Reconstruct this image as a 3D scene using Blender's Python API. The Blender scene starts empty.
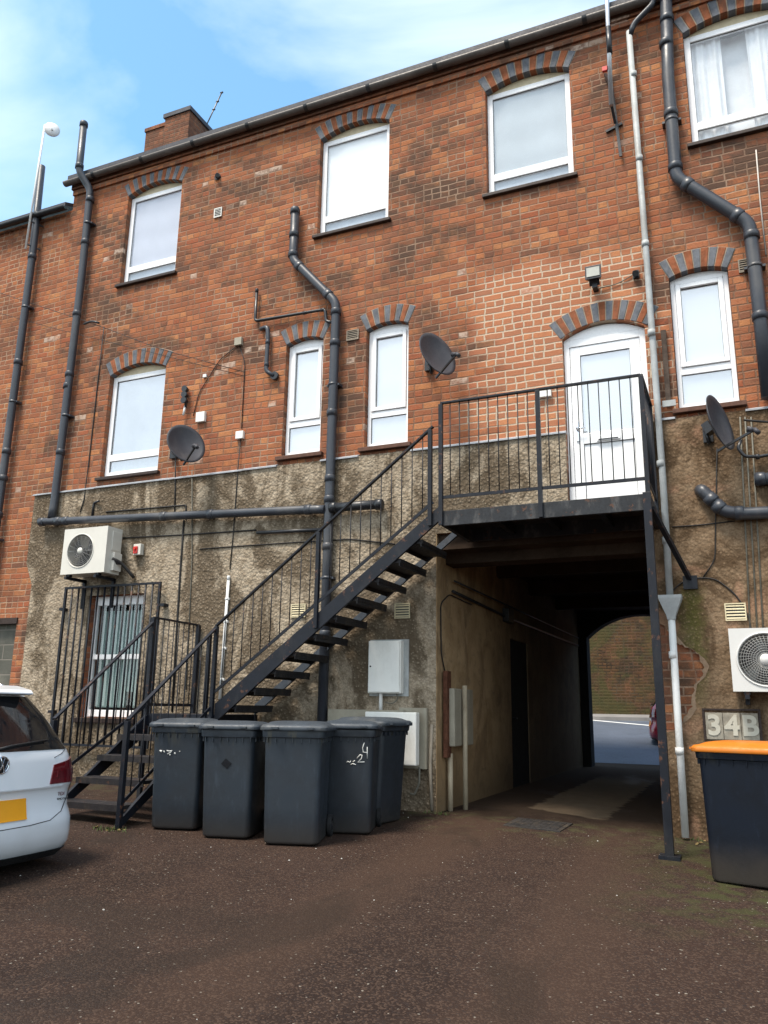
import bpy, bmesh, math, random
import numpy as np
from mathutils import Vector, Matrix
from mathutils.geometry import tessellate_polygon
random.seed(7)
R_ = math.radians
scene = bpy.context.scene
COL = scene.collection

# ---------------------------------------------------------------- camera, sky, sun, exposure
YAW, PITCH, ROLL, FPX = R_(-23.81), R_(13.635), R_(-0.9), 805.4
CAM = Vector((0, -9, 1.13))
_f = Vector((math.sin(YAW)*math.cos(PITCH), math.cos(YAW)*math.cos(PITCH), math.sin(PITCH)))
_r = Vector((math.cos(YAW), -math.sin(YAW), 0))
_d = _f.cross(_r)
RIGHT = math.cos(ROLL)*_r + math.sin(ROLL)*_d
DOWN = -math.sin(ROLL)*_r + math.cos(ROLL)*_d
cam_d = bpy.data.cameras.new('camera'); cam = bpy.data.objects.new('camera', cam_d); COL.objects.link(cam)
cam.matrix_world = Matrix(((RIGHT.x, -DOWN.x, -_f.x, CAM.x), (RIGHT.y, -DOWN.y, -_f.y, CAM.y), (RIGHT.z, -DOWN.z, -_f.z, CAM.z), (0, 0, 0, 1)))
cam_d.sensor_fit = 'VERTICAL'; cam_d.sensor_height = 36; cam_d.lens = 36*FPX/1024
cam_d.clip_start = .05; cam_d.clip_end = 2000
scene.camera = cam

SUN_EL, SUN_AZ = R_(64), R_(205)          # azimuth clockwise from +Y: behind the camera, to its left
world = bpy.data.worlds.new('World'); scene.world = world; world.use_nodes = True
wn = world.node_tree.nodes; wl = world.node_tree.links; wn.clear()
sky = wn.new('ShaderNodeTexSky'); sky.sky_type = 'NISHITA'; sky.sun_disc = False
sky.sun_elevation = SUN_EL; sky.sun_rotation = SUN_AZ; sky.air_density = 1.0; sky.dust_density = .6; sky.ozone_density = .8
tc = wn.new('ShaderNodeTexCoord'); mp = wn.new('ShaderNodeMapping')
mp.inputs['Scale'].default_value = (1.0, 1.0, 2.2); mp.inputs['Location'].default_value = (2.1, 8.2, 4.2)
nz = wn.new('ShaderNodeTexNoise'); nz.inputs['Scale'].default_value = 1.8; nz.inputs['Detail'].default_value = 7; nz.inputs['Roughness'].default_value = .52; nz.inputs['Distortion'].default_value = .5
cr = wn.new('ShaderNodeValToRGB'); cr.color_ramp.elements[0].position = .44; cr.color_ramp.elements[1].position = .80
cr.color_ramp.elements[0].color = (.06, .06, .06, 1); cr.color_ramp.elements[1].color = (.85, .85, .85, 1)
mx = wn.new('ShaderNodeMix'); mx.data_type = 'RGBA'; mx.inputs[7].default_value = (7.0, 7.3, 7.5, 1)
bg = wn.new('ShaderNodeBackground'); bg.inputs[1].default_value = .105
wo = wn.new('ShaderNodeOutputWorld')
wl.new(tc.outputs['Generated'], mp.inputs[0]); wl.new(mp.outputs[0], nz.inputs['Vector']); wl.new(nz.outputs['Fac'], cr.inputs[0])
sx = wn.new('ShaderNodeSeparateXYZ'); wl.new(tc.outputs['Generated'], sx.inputs[0])
mr = wn.new('ShaderNodeMapRange'); mr.interpolation_type = 'SMOOTHSTEP'; mr.inputs[1].default_value = .45; mr.inputs[2].default_value = -.5; mr.inputs[4].default_value = .8; wl.new(sx.outputs[1], mr.inputs[0])
mm = wn.new('ShaderNodeMath'); mm.operation = 'MAXIMUM'; wl.new(cr.outputs[0], mm.inputs[0]); wl.new(mr.outputs[0], mm.inputs[1]); wl.new(mm.outputs[0], mx.inputs[0]); tint = wn.new('ShaderNodeMix'); tint.data_type = 'RGBA'; tint.blend_type = 'MULTIPLY'; tint.inputs[0].default_value = 1; tint.inputs[7].default_value = (.82, 1.34, 1.42, 1)
wl.new(sky.outputs[0], tint.inputs[6]); wl.new(tint.outputs[2], mx.inputs[6]); wl.new(mx.outputs[2], bg.inputs[0]); wl.new(bg.outputs[0], wo.inputs[0])

sun_d = bpy.data.lights.new('sun', 'SUN'); sun_d.energy = 2.5; sun_d.angle = R_(17); sun_d.color = (1, .90, .78)
sun = bpy.data.objects.new('sun', sun_d); COL.objects.link(sun)
_sd = Vector((math.sin(SUN_AZ)*math.cos(SUN_EL), math.cos(SUN_AZ)*math.cos(SUN_EL), math.sin(SUN_EL)))
sun.rotation_euler = _sd.to_track_quat('Z', 'Y').to_euler()
scene.view_settings.view_transform = 'Standard'; scene.view_settings.look = 'None'
scene.view_settings.exposure = 1.2; scene.view_settings.gamma = 1.0; scene.view_settings.use_curve_mapping = False
scene.render.engine = 'CYCLES'

def ray(u, v): return (u-384)/FPX*RIGHT + (v-512)/FPX*DOWN + _f
def W(u, v, y=0.0):                       # point at depth y behind the wall plane
    d = ray(u, v); return CAM + d*((9+y)/d.y)

# ---------------------------------------------------------------- node helper
class N:
    def __init__(s, name, rough=.7, metal=0.0):
        s.m = bpy.data.materials.new(name); s.m.use_nodes = True
        s.t = s.m.node_tree; s.n = s.t.nodes; s.l = s.t.links
        s.b = s.n['Principled BSDF']; s.b.inputs['Roughness'].default_value = rough; s.b.inputs['Metallic'].default_value = metal
        s.b.inputs['Specular IOR Level'].default_value = .5 if rough < .5 else (.3 if rough < .8 else .12)
        s.pos = s.n.new('ShaderNodeNewGeometry').outputs['Position']
    def put(s, sock, v):
        if v is None: return
        if hasattr(v, 'is_output') or isinstance(v, bpy.types.NodeSocket): s.l.new(v, sock)
        else:
            try: sock.default_value = v
            except Exception: sock.default_value = (*v, 1)
    def math(s, op, a, b=None, c=None):
        n = s.n.new('ShaderNodeMath'); n.operation = op
        for i, x in enumerate((a, b, c)): s.put(n.inputs[i], x)
        return n.outputs[0]
    def mul(s, a, b): return s.math('MULTIPLY', a, b)
    def add(s, a, b): return s.math('ADD', a, b)
    def sub(s, a, b): return s.math('SUBTRACT', a, b)
    def sep(s, v):
        n = s.n.new('ShaderNodeSeparateXYZ'); s.put(n.inputs[0], v); return n.outputs
    def comb(s, x, y, z=0.0):
        n = s.n.new('ShaderNodeCombineXYZ')
        for i, a in enumerate((x, y, z)): s.put(n.inputs[i], a)
        return n.outputs[0]
    def map(s, v, scale=(1, 1, 1), loc=(0, 0, 0)):
        n = s.n.new('ShaderNodeMapping'); s.put(n.inputs[0], v); n.inputs['Scale'].default_value = scale; n.inputs['Location'].default_value = loc
        return n.outputs[0]
    def noise(s, v, scale, detail=4, rough=.55, dist=0.0, col=False):
        n = s.n.new('ShaderNodeTexNoise'); s.put(n.inputs['Vector'], v); n.inputs['Scale'].default_value = scale
        n.inputs['Detail'].default_value = detail; n.inputs['Roughness'].default_value = rough; n.inputs['Distortion'].default_value = dist
        return n.outputs['Color' if col else 'Fac']
    def vor(s, v, scale, feat='F1', out='Distance', rnd=1.0):
        n = s.n.new('ShaderNodeTexVoronoi'); n.feature = feat; s.put(n.inputs['Vector'], v); n.inputs['Scale'].default_value = scale
        n.inputs['Randomness'].default_value = rnd
        return n.outputs[out]
    def white(s, v, out='Value'):
        n = s.n.new('ShaderNodeTexWhiteNoise'); n.noise_dimensions = '3D'; s.put(n.inputs['Vector'], v); return n.outputs[out]
    def step(s, x, a, b, lo=0.0, hi=1.0):      # smooth step
        n = s.n.new('ShaderNodeMapRange'); n.interpolation_type = 'SMOOTHSTEP'; s.put(n.inputs[0], x)
        n.inputs[1].default_value = a; n.inputs[2].default_value = b; n.inputs[3].default_value = lo; n.inputs[4].default_value = hi
        return n.outputs[0]
    def ramp(s, x, stops, const=False):
        n = s.n.new('ShaderNodeValToRGB'); s.put(n.inputs[0], x); r = n.color_ramp
        if const: r.interpolation = 'CONSTANT'
        while len(r.elements) < len(stops): r.elements.new(.5)
        for e, (p, c) in zip(r.elements, stops): e.position = p; e.color = (*c, 1)
        return n.outputs[0]
    def mix(s, f, a, b, mode='MIX'):
        n = s.n.new('ShaderNodeMix'); n.data_type = 'RGBA'; n.blend_type = mode
        s.put(n.inputs[0], f)
        for i, x in ((6, a), (7, b)): s.put(n.inputs[i], x if not isinstance(x, tuple) else (*x, 1))
        return n.outputs[2]
    def bump(s, h, strength=.5, dist=.01):
        n = s.n.new('ShaderNodeBump'); s.put(n.inputs['Height'], h); n.inputs['Strength'].default_value = strength; n.inputs['Distance'].default_value = dist
        s.l.new(n.outputs[0], s.b.inputs['Normal'])
    def base(s, c): s.put(s.b.inputs['Base Color'], c if not isinstance(c, tuple) else (*c, 1)); return s
    def rough(s, c): s.put(s.b.inputs['Roughness'], c); return s

def brick_mat(name, pal, mortar, mortar2, soot=.6, ch=.088, bw=.240, joint=.0065, repoint=None, moss=0.0, dark=(.06, .045, .035)):
    s = N(name, .9)
    X, Y, Z = s.sep(s.pos)[:3]
    u0 = s.add(X, Y)
    wob = s.sep(s.noise(s.pos, 7, 3, col=True))
    wob2 = s.sep(s.noise(s.pos, .9, 2, col=True))
    u = s.add(s.add(u0, s.mul(s.sub(wob[0], .5), .035)), 50.0)
    v = s.add(s.add(s.add(Z, s.mul(s.sub(wob[1], .5), .020)), s.mul(s.sub(wob2[1], .5), .04)), 20.0)
    vr = s.math('DIVIDE', v, ch); row = s.math('FLOOR', vr); fv = s.math('FRACT', vr)
    hdr = s.math('LESS_THAN', s.math('MODULO', row, 4.0), .5)
    w = s.sub(bw, s.mul(hdr, bw/2))
    rr = s.white(s.comb(row, 3.3, 1.1))
    off = s.add(s.mul(s.math('MODULO', row, 2.0), .5), s.mul(rr, .16))
    uc = s.add(s.math('DIVIDE', u, w), off); col0 = s.math('FLOOR', uc)
    half = s.mul(s.math('LESS_THAN', s.white(s.comb(col0, row, 5.5)), .27), s.sub(1.0, hdr))     # some stretchers are two headers
    kk = s.add(1.0, half); w = s.math('DIVIDE', w, kk); uc = s.mul(uc, kk); col = s.math('FLOOR', uc); fu = s.math('FRACT', uc); col = s.add(col, s.mul(half, .37))
    du = s.mul(s.math('MINIMUM', fu, s.sub(1.0, fu)), w); dv = s.mul(s.math('MINIMUM', fv, s.sub(1.0, fv)), ch)
    d = s.math('MINIMUM', du, dv)
    fine = s.noise(s.pos, 55, 4, .65)
    med = s.noise(s.pos, 14, 4, .6)
    d = s.add(d, s.mul(s.sub(med, .5), .012))
    cid = s.comb(col, row, hdr)
    r1 = s.white(cid); r2 = s.white(s.comb(col, row, 9.7)); r3 = s.white(s.comb(row, col, 4.2))
    if repoint:
        x0, x1, z0, z1 = repoint
        e = s.mul(s.sub(s.noise(s.pos, 2.2, 3), .5), .7)
        jx = s.mul(s.sub(s.white(s.comb(row, 7.7, 0.0)), .5), .5)
        a = s.add(u0, s.add(e, jx)); b = s.add(Z, e)
        m = s.mul(s.mul(s.step(a, x0-.22, x0+.22), s.step(a, x1-.1, x1+.1, 1, 0)), s.mul(s.step(b, z0-.1, z0+.1), s.step(b, z1-.18, z1+.18, 1, 0)))
    else: m = 0.0
    jw = s.add(joint, s.mul(m, .0035)) if repoint else joint
    face = s.math('SMOOTHSTEP', d, 0, 1) if False else None
    n = s.n.new('ShaderNodeMapRange'); n.interpolation_type = 'SMOOTHSTEP'; s.put(n.inputs[0], d)
    s.put(n.inputs[1], s.mul(jw, .55) if repoint else joint*.35); s.put(n.inputs[2], s.add(s.mul(jw, 1.25), s.mul(s.sub(1.0, m), .005)) if repoint else joint*1.9)
    face = n.outputs[0]
    c = s.ramp(r1, [(i/len(pal), p) for i, p in enumerate(pal)], True)
    c = s.mix(s.step(s.noise(s.pos, 3.1, 4, .6), .3, .7, .15, .6), c, (.30, .105, .050)); c = s.mix(s.mul(s.step(med, .35, .7), .55), c, s.mix(r3, (.42, .19, .10), (.16, .08, .05)))
    c = s.mix(s.step(fine, .3, .75, 0, .35), c, (.10, .05, .035))
    big = s.noise(s.map(s.pos, (1, 1, 1.6)), .75, 5, .6, .4)
    sootm = s.mul(s.step(s.add(s.add(big, s.mul(s.sub(med, .5), .16)), s.mul(s.sub(r2, .5), .12)), .445, .68), soot)
    if repoint: sootm = s.mul(sootm, s.sub(1.0, s.mul(m, .85)))
    c = s.mix(sootm, c, dark)
    lite = s.mul(s.step(r2, .986, .990) if not moss else 0.0, s.step(med, .35, .6, .2, .8))
    c = s.mix(lite, c, (.50, .38, .30))
    mort = s.mix(s.step(s.noise(s.pos, 1.3, 4), .4, .65), mortar, mortar2)
    if repoint: mort = s.mix(m, mort, (.54, .43, .32))
    mort = s.mix(s.step(fine, .3, .8, 0, .4), mort, (.12, .08, .05))
    if repoint: c = s.mix(m, c, s.mix(.35, c, (.56, .24, .13)))
    fade = s.step(s.noise(s.pos, 2.1, 5, .65), .38, .62, 0, .72)
    if repoint: fade = s.mul(fade, s.sub(1.0, m))
    mort = s.mix(fade, mort, s.mix(.35, c, (.11, .06, .04)))
    if moss: c = s.mix(1.0, c, (.50, .62, .58), 'MULTIPLY')
    c = s.mix(face, mort, c)
    if moss:
        g = s.mul(s.step(s.noise(s.pos, .9, 5, .65, .6), .42, .6), moss)
        c = s.mix(g, c, (.055, .058, .022))
    s.base(c)
    s.bump(s.add(s.mul(face, .6), s.add(s.mul(fine, .9), s.mul(s.mul(r3, face), .35))), .75, .008)
    return s.m

PAL = [(.33, .103, .042), (.42, .140, .054), (.27, .092, .046), (.48, .18, .07), (.36, .115, .048), (.19, .075, .046), (.44, .155, .070), (.31, .105, .052), (.53, .225, .09), (.34, .090, .042), (.23, .10, .062)]
M = {}
M['brick'] = brick_mat('old red brick', PAL, (.20, .12, .08), (.34, .235, .165), .85, repoint=(-2.70, -.62, 3.9, 6.55))
M['brick_l'] = brick_mat('red brick with pale joints', PAL, (.40, .28, .19), (.28, .18, .12), .40)
M['brick_ch'] = brick_mat('sooty chimney brick', [(.085, .045, .032), (.12, .058, .036), (.06, .038, .03)], (.10, .075, .055), (.15, .11, .08), .6)
M['brick_far'] = brick_mat('weathered boundary brick', [(.070, .042, .021), (.092, .060, .028), (.040, .031, .018), (.125, .095, .045), (.066, .052, .027)], (.022, .018, .013), (.06, .05, .034), .75, moss=.65, joint=.016, ch=.105, bw=.30)

def render_mat(name, light, mid, dark, right=False, lump=.6):
    s = N(name, .93); X, Y, Z = s.sep(s.pos)[:3]
    a = s.vor(s.pos, 27, out='Distance'); f = s.noise(s.pos, 60, 3, .6); md = s.noise(s.pos, 11, 4, .6)
    c = s.mix(s.step(md, .32, .72), light, mid)
    st = s.noise(s.map(s.pos, (1.25, 1.25, .8)), 1.05, 7, .66, .9)
    c = s.mix(s.step(st, .455, .56, 0, .85), c, dark)
    drip = s.noise(s.map(s.pos, (6.5, 6.5, .35)), 1.0, 4, .6)
    top = s.mul(s.step(drip, .50, .64), s.step(Z, 3.4, 4.2, 0, .8))
    c = s.mix(top, c, dark)
    low = s.add(s.step(s.add(Z, s.mul(md, .8)), .3, 1.6, .65, 0), 0.0)
    c = s.mix(low, c, dark)
    if right:
        pk = s.step(s.noise(s.pos, 1.7, 4, .5, .8), .56, .64, 0, .6)
        c = s.mix(pk, c, (.33, .19, .12))
        gx = s.math('ABSOLUTE', s.add(s.add(X, .44), s.mul(s.sub(md, .5), .25)))
        g = s.mul(s.mul(s.step(gx, .02, .17, 1, 0), s.step(Z, 2.30, 2.5, 1, 0)), s.step(Z, .9, 1.7, 0, 1))
        c = s.mix(s.mul(g, .8), c, (.075, .075, .018))
    c = s.mix(s.step(a, .0, .42, .45, 0), c, tuple(min(1, q*1.35) for q in light))
    c = s.mix(s.step(f, .35, .75, 0, .5), c, tuple(q*.45 for q in mid))
    s.base(c); s.bump(s.add(s.mul(a, -.8), s.add(s.mul(f, .5), s.mul(md, 1.2))), lump, .03)
    return s.m
M['render'] = render_mat('roughcast render', (.40, .33, .245), (.24, .188, .13), (.080, .057, .035))
M['render_r'] = render_mat('damp brown render', (.25, .175, .11), (.155, .10, .058), (.070, .043, .023), True, .35)

def tunnel_mat():
    s = N('stained and shaded passage plaster', .85); X, Y, Z = s.sep(s.pos)[:3]
    md = s.noise(s.pos, 2.3, 6, .65, .5); f = s.noise(s.pos, 40, 3); dr = s.noise(s.map(s.pos, (1, 1.3, .8)), 1.6, 6, .66, .8)
    c = s.mix(s.step(md, .35, .68), (.46, .32, .18), (.31, .205, .108))
    c = s.mix(s.step(dr, .5, .64, 0, .55), c, (.19, .125, .075))
    c = s.mix(s.step(s.noise(s.pos, 7, 6, .7, .6), .52, .68, 0, .45), c, (.15, .11, .075))
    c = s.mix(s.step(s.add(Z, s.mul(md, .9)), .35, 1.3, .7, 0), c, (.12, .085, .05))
    c = s.mix(s.step(s.add(Y, s.mul(md, 1.0)), 2.0, 5.0, 0, .7), c, (.085, .065, .048))  # darkens inward: the passage's deepening shade put into the plaster colour
    s.base(c); s.bump(s.add(f, s.mul(md, 2)), .35, .01); return s.m
M['tunnel'] = tunnel_mat()
def plain(name, col, rough=.6, metal=0.0, var=.25, scale=6, dirt=None, bump=.0, coat=0.0, dirt_amt=.5, fscale=45):
    s = N(name, rough, metal)
    n = s.noise(s.pos, scale, 5, .6, .2); f = s.noise(s.pos, fscale, 3, .6)
    c = s.mix(s.step(n, .3, .75), col, tuple(q*(1-var) for q in col))
    c = s.mix(s.step(f, .4, .8, 0, .3), c, tuple(q*(1-var*1.6) if var < .6 else q*.2 for q in col))
    if dirt: c = s.mix(s.step(s.noise(s.map(s.pos, (1, 1, .4)), scale*.8, 5, .65), .48, .72, 0, dirt_amt), c, dirt)
    s.base(c); s.rough(s.step(f, .3, .8, max(0, rough-.08), min(1, rough+.12)))
    if bump: s.bump(f, bump, .004)
    if coat: s.b.inputs['Coat Weight'].default_value = coat; s.b.inputs['Coat Roughness'].default_value = .06
    return s.m
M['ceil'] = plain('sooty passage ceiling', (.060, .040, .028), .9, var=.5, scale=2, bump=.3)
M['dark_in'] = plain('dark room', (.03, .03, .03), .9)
M['upvc'] = plain('white upvc', (.90, .90, .90), .28, var=.03, scale=3)
M['upvc_old'] = plain('cream wooden packer', (.62, .53, .36), .6, var=.2, scale=9)
M['sill'] = plain('dark painted sill', (.045, .028, .022), .55, var=.4, scale=20)
M['sill_red'] = plain('red tile sill', (.12, .055, .035), .7, var=.4, scale=20)
M['blue_brick'] = plain('blue engineering brick', (.135, .145, .165), .65, var=.45, scale=9, bump=.4)
M['red_brick'] = plain('orange voussoir brick', (.33, .115, .055), .85, var=.5, scale=7, dirt=(.10, .06, .045), dirt_amt=.7, bump=.5)
M['mortar'] = plain('pale mortar', (.36, .29, .22), .95, var=.3, bump=.4)
M['slate'] = plain('slate', (.07, .07, .08), .6, var=.4, bump=.3)
M['lead'] = plain('lead flashing', (.40, .42, .45), .55, var=.3, scale=4, dirt=(.16, .13, .11))
M['gpipe'] = plain('grey pvc pipe', (.034, .039, .050), .42, var=.22, scale=3, dirt=(.14, .13, .12), dirt_amt=.35)
M['bpipe'] = plain('black pipe', (.018, .019, .022), .38, var=.3)
M['galv'] = plain('weathered grey painted pipe', (.40, .42, .42), .55, .0, var=.25, scale=5, dirt=(.2, .18, .15))
M['wpipe'] = plain('white conduit', (.72, .72, .70), .45, var=.1, dirt=(.35, .3, .24))
M['gutter'] = plain('gutter', (.13, .115, .105), .5, .0, var=.4, scale=3, dirt=(.22, .19, .17), dirt_amt=.5)
M['steel'] = plain('blue black painted steel', (.007, .009, .015), .5, .0, var=.35, scale=8, dirt=(.05, .045, .04), dirt_amt=.25, bump=.1)
M['steel_rust'] = plain('scuffed grey steel fascia', (.022, .024, .028), .6, .0, var=.45, scale=9, dirt=(.13, .125, .12), dirt_amt=.6, bump=.2)
M['steel_lit'] = plain('dusty lit blue grey steel', (.05, .06, .075), .6, .0, var=.4, scale=8, dirt=(.12, .10, .08), dirt_amt=.5, bump=.1)  # lighter, dirtier stair steel: light on the rear stringer put into its colour
M['tread'] = plain('steel tread plate', (.022, .020, .022), .6, .0, var=.4, scale=12, dirt=(.07, .055, .04), bump=.5)
M['rust'] = plain('rusty steel', (.15, .065, .04), .8, .1, var=.5, scale=14, bump=.4)
M['alu'] = plain('aluminium pole', (.55, .56, .58), .35, .7, var=.15)
M['dish'] = plain('dark grey dish', (.05, .05, .058), .5, var=.2, dirt=(.13, .12, .11), dirt_amt=.3)
M['dish_w'] = plain('white dish', (.75, .75, .74), .4, var=.08)
M['ac'] = plain('ivory unit casing', (.60, .575, .51), .4, var=.08, scale=3, dirt=(.45, .41, .34), dirt_amt=.3)
M['ac_w'] = plain('white unit casing', (.60, .595, .57), .4, var=.06, scale=3)
M['ac_grille'] = plain('unit fan guard', (.30, .30, .29), .45, .1, var=.1)
M['ac_dark'] = plain('fan recess', (.05, .05, .05), .6)
M['box'] = plain('meter box', (.78, .77, .72), .45, var=.08, scale=4, dirt=(.42, .38, .30), dirt_amt=.4)
M['box_grey'] = plain('electrical box', (.34, .31, .24), .6, var=.2, scale=5, dirt=(.2, .15, .1))
M['cream_pipe'] = plain('yellowed conduit', (.46, .39, .28), .55, var=.2, dirt=(.22, .16, .10))
M['wood'] = plain('old board', (.25, .14, .075), .8, var=.4, scale=10, bump=.3)
M['wood_o'] = plain('orange timber', (.42, .20, .06), .75, var=.3, scale=8, bump=.2)
M['red_p'] = plain('red plastic', (.55, .03, .02), .4, var=.1)
M['vent'] = plain('cream vent plastic', (.60, .52, .34), .55, var=.15)
M['vent_t'] = plain('terracotta air brick', (.33, .28, .22), .85, var=.3, bump=.3)
M['cable'] = plain('black cable', (.025, .023, .022), .6)
M['cable_g'] = plain('grey green cable', (.16, .15, .12), .7, var=.3)
M['cable_w'] = plain('white cable', (.55, .5, .45), .6)
M['rubber'] = plain('tyre rubber', (.015, .015, .016), .75, var=.3)
M['blind_g'] = plain('grey green blind fabric', (.30, .40, .37), .85, var=.12)
M['blind'] = plain('pale roller blind', (.84, .84, .87), .8, var=.05, scale=2)
M['blind_dim'] = plain('grey blue window film', (.58, .63, .70), .7, var=.25, scale=2)
M['blind_t'] = plain('lilac grey blind', (.60, .61, .70), .8, var=.08, scale=1.5)
M['blind_t3'] = plain('pale grey blind', (.58, .62, .66), .8, var=.10, scale=1.2)
M['net'] = plain('white film', (.92, .92, .93), .6, var=.05, scale=1.5)
M['curtain'] = plain('sheer curtain', (.90, .90, .92), .85, var=.1)
M['oldwood'] = plain('weathered dark timber', (.10, .075, .06), .85, var=.5, scale=14, bump=.4)
M['block'] = plain('grey blockwork', (.16, .155, .13), .95, var=.3, scale=3, bump=.5)
M['stone_sign'] = plain('weathered tile sign', (.38, .34, .27), .7, var=.35, scale=14, dirt=(.16, .10, .06), bump=.3)
M['sign_num'] = plain('pale numerals', (.60, .56, .46), .6, var=.15)

def rusty(m, amt=.8):
    t = m.node_tree; b = t.nodes['Principled BSDF']; src = b.inputs['Base Color'].links[0].from_socket
    g = t.nodes.new('ShaderNodeNewGeometry'); n = t.nodes.new('ShaderNodeTexNoise'); n.inputs['Scale'].default_value = 9; n.inputs['Detail'].default_value = 8; n.inputs['Roughness'].default_value = .7
    r = t.nodes.new('ShaderNodeMapRange'); r.inputs[1].default_value = .60; r.inputs[2].default_value = .64; r.inputs[4].default_value = amt
    mx_ = t.nodes.new('ShaderNodeMix'); mx_.data_type = 'RGBA'; mx_.inputs[7].default_value = (.10, .045, .025, 1)
    t.links.new(g.outputs['Position'], n.inputs['Vector']); t.links.new(n.outputs['Fac'], r.inputs[0]); t.links.new(r.outputs[0], mx_.inputs[0]); t.links.new(src, mx_.inputs[6]); t.links.new(mx_.outputs[2], b.inputs['Base Color'])
rusty(M['steel']); rusty(M['steel_rust']); rusty(M['tread'], .6)
def bin_mat(name, col):
    s = N(name, .48); X, Y, Z = s.sep(s.pos)[:3]
    n = s.noise(s.pos, 3.5, 5, .65, .3); sc = s.noise(s.map(s.pos, (3, 3, .7)), 9, 4, .6); f = s.noise(s.pos, 90, 2)
    c = s.mix(s.step(n, .35, .7), col, tuple(q*.62 for q in col))
    c = s.mix(s.step(sc, .55, .75, 0, .4), c, tuple(min(1, q*2.1) for q in col))
    c = s.mix(s.step(s.add(Z, s.mul(n, .25)), .0, .32, .75, 0), c, (.05, .042, .034))
    mk = s.mul(s.step(Z, .70, .86, 0, 1), s.step(s.noise(s.map(s.pos, (7, 7, 1)), 1.6, 4, .7), .56, .64, 0, .45))
    c = s.mix(mk, c, (.085, .075, .045))
    s.base(c); s.rough(s.step(n, .3, .7, .38, .6)); s.bump(s.add(f, n), .12, .004); return s.m
M['bin'] = bin_mat('grey bin plastic', (.021, .029, .039))
M['bin2'] = bin_mat('charcoal bin plastic', (.016, .022, .030))
M['bin_navy'] = bin_mat('navy black bin plastic', (.006, .009, .016)); M['bin_navy'].node_tree.nodes['Principled BSDF'].inputs['Specular IOR Level'].default_value = .18
M['lid'] = plain('grey bin lid', (.045, .055, .067), .5, var=.25, scale=5, dirt=(.13, .125, .11), dirt_amt=.35)
M['lid_o'] = plain('orange bin lid', (.52, .15, .012), .5, var=.15, scale=5, dirt=(.42, .2, .06), dirt_amt=.4)
M['paint_w'] = plain('white paint marks', (.72, .72, .68), .7)
M['paint_d'] = plain('dark scuff mark', (.012, .013, .016), .8)

def ground_mat():
    s = N('brown asphalt', .9); X, Y, Z = s.sep(s.pos)[:3]
    big = s.noise(s.pos, .55, 6, .6, .6); md = s.noise(s.pos, 5, 5, .65); f = s.noise(s.pos, 75, 3, .7)
    v = s.vor(s.pos, 95, out='Distance'); vc = s.sep(s.vor(s.pos, 95, out='Color'))
    c = s.mix(s.step(big, .38, .64), (.033, .0190, .0138), (.0200, .0122, .0094))
    c = s.mix(s.step(md, .4, .7, 0, .5), c, (.042, .0255, .018))
    c = s.mix(s.mul(s.step(vc[0], .62, .8), .6), c, (.080, .051, .036))
    c = s.mix(s.mul(s.step(vc[1], .80, .9), .75), c, (.025, .018, .016))
    c = s.mix(s.mul(s.step(vc[2], .995, .997), .6), c, (.30, .27, .22))
    # tyre worn tracks running into the passage
    tx = s.add(X, s.add(s.mul(Y, .03), s.mul(s.sub(big, .5), .6)))
    tr = s.add(s.step(s.math('ABSOLUTE', s.add(tx, 2.75)), .12, .5, .5, 0), s.step(s.math('ABSOLUTE', s.add(tx, 1.25)), .12, .45, .4, 0))
    c = s.mix(s.mul(tr, s.step(Y, -7, -3, .4, 1)), c, (.056, .033, .022))
    # green algae at the right hand edge
    al = s.mul(s.step(X, -1.3, -.2), s.mul(s.step(Y, -3.6, -2.2), s.step(s.add(md, s.mul(big, .4)), .58, .82)))
    c = s.mix(s.mul(al, .75), c, (.042, .046, .016))
    al2 = s.mul(s.mul(s.step(Y, -1.3, -.1), s.step(Y, .1, .5, 1, 0)), s.step(s.add(md, s.mul(big, .3)), .60, .80))
    c = s.mix(s.mul(al2, .6), c, (.055, .055, .025))
    # fallen dirt close to the bins and wall
    damp = s.step(s.noise(s.map(s.pos, (1, .6, 1)), .9, 4, .5, .7), .56, .66, 0, .45)
    c = s.mix(damp, c, (.022, .016, .012))
    # darker smooth passage floor
    pin = s.step(s.add(Y, s.mul(s.sub(md, .5), .9)), .2, 1.0)
    c = s.mix(s.mul(pin, .7), c, (.085, .058, .040))
    ca = s.mul(s.step(s.math('ABSOLUTE', s.add(s.add(X, 2.05), s.mul(s.sub(md, .5), .30))), .45, .52, 1, 0), s.mul(s.step(s.add(Y, s.add(s.mul(X, .5), s.mul(s.sub(md, .5), .5))), -.1, .0), s.step(Y, 5.5, 7.5, 1, 0)))
    c = s.mix(s.mul(ca, .8), c, s.mix(md, (.34, .25, .165), (.20, .145, .095)))
    s.base(c); s.rough(s.step(s.add(damp, s.mul(f, .3)), .1, .7, .92, .62))
    s.bump(s.add(s.mul(v, -.9), s.add(f, s.mul(md, 1.2))), .5, .010); return s.m
M['ground'] = ground_mat()
M['road'] = plain('street asphalt', (.105, .125, .16), .55, var=.25, scale=1.2, bump=.3)
M['pave'] = plain('pavement slabs', (.24, .23, .22), .85, var=.25, scale=2, bump=.2)
M['kerb'] = plain('kerb stone', (.17, .155, .14), .85, var=.25, scale=4, bump=.2)
M['line'] = plain('road paint', (.7, .7, .68), .7, var=.15)
M['conc'] = plain('worn concrete', (.19, .145, .10), .9, var=.35, scale=3, dirt=(.08, .06, .045), dirt_amt=.7, bump=.5)
M['iron'] = plain('cast iron cover', (.055, .05, .048), .6, .3, var=.5, scale=12, dirt=(.12, .09, .06), bump=.6)
M['grit'] = plain('pale grit', (.55, .52, .47), .8)
M['leaf'] = plain('dead leaf', (.22, .16, .07), .8, var=.4)
M['weed'] = plain('weed green', (.07, .10, .025), .7, var=.4)

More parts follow.
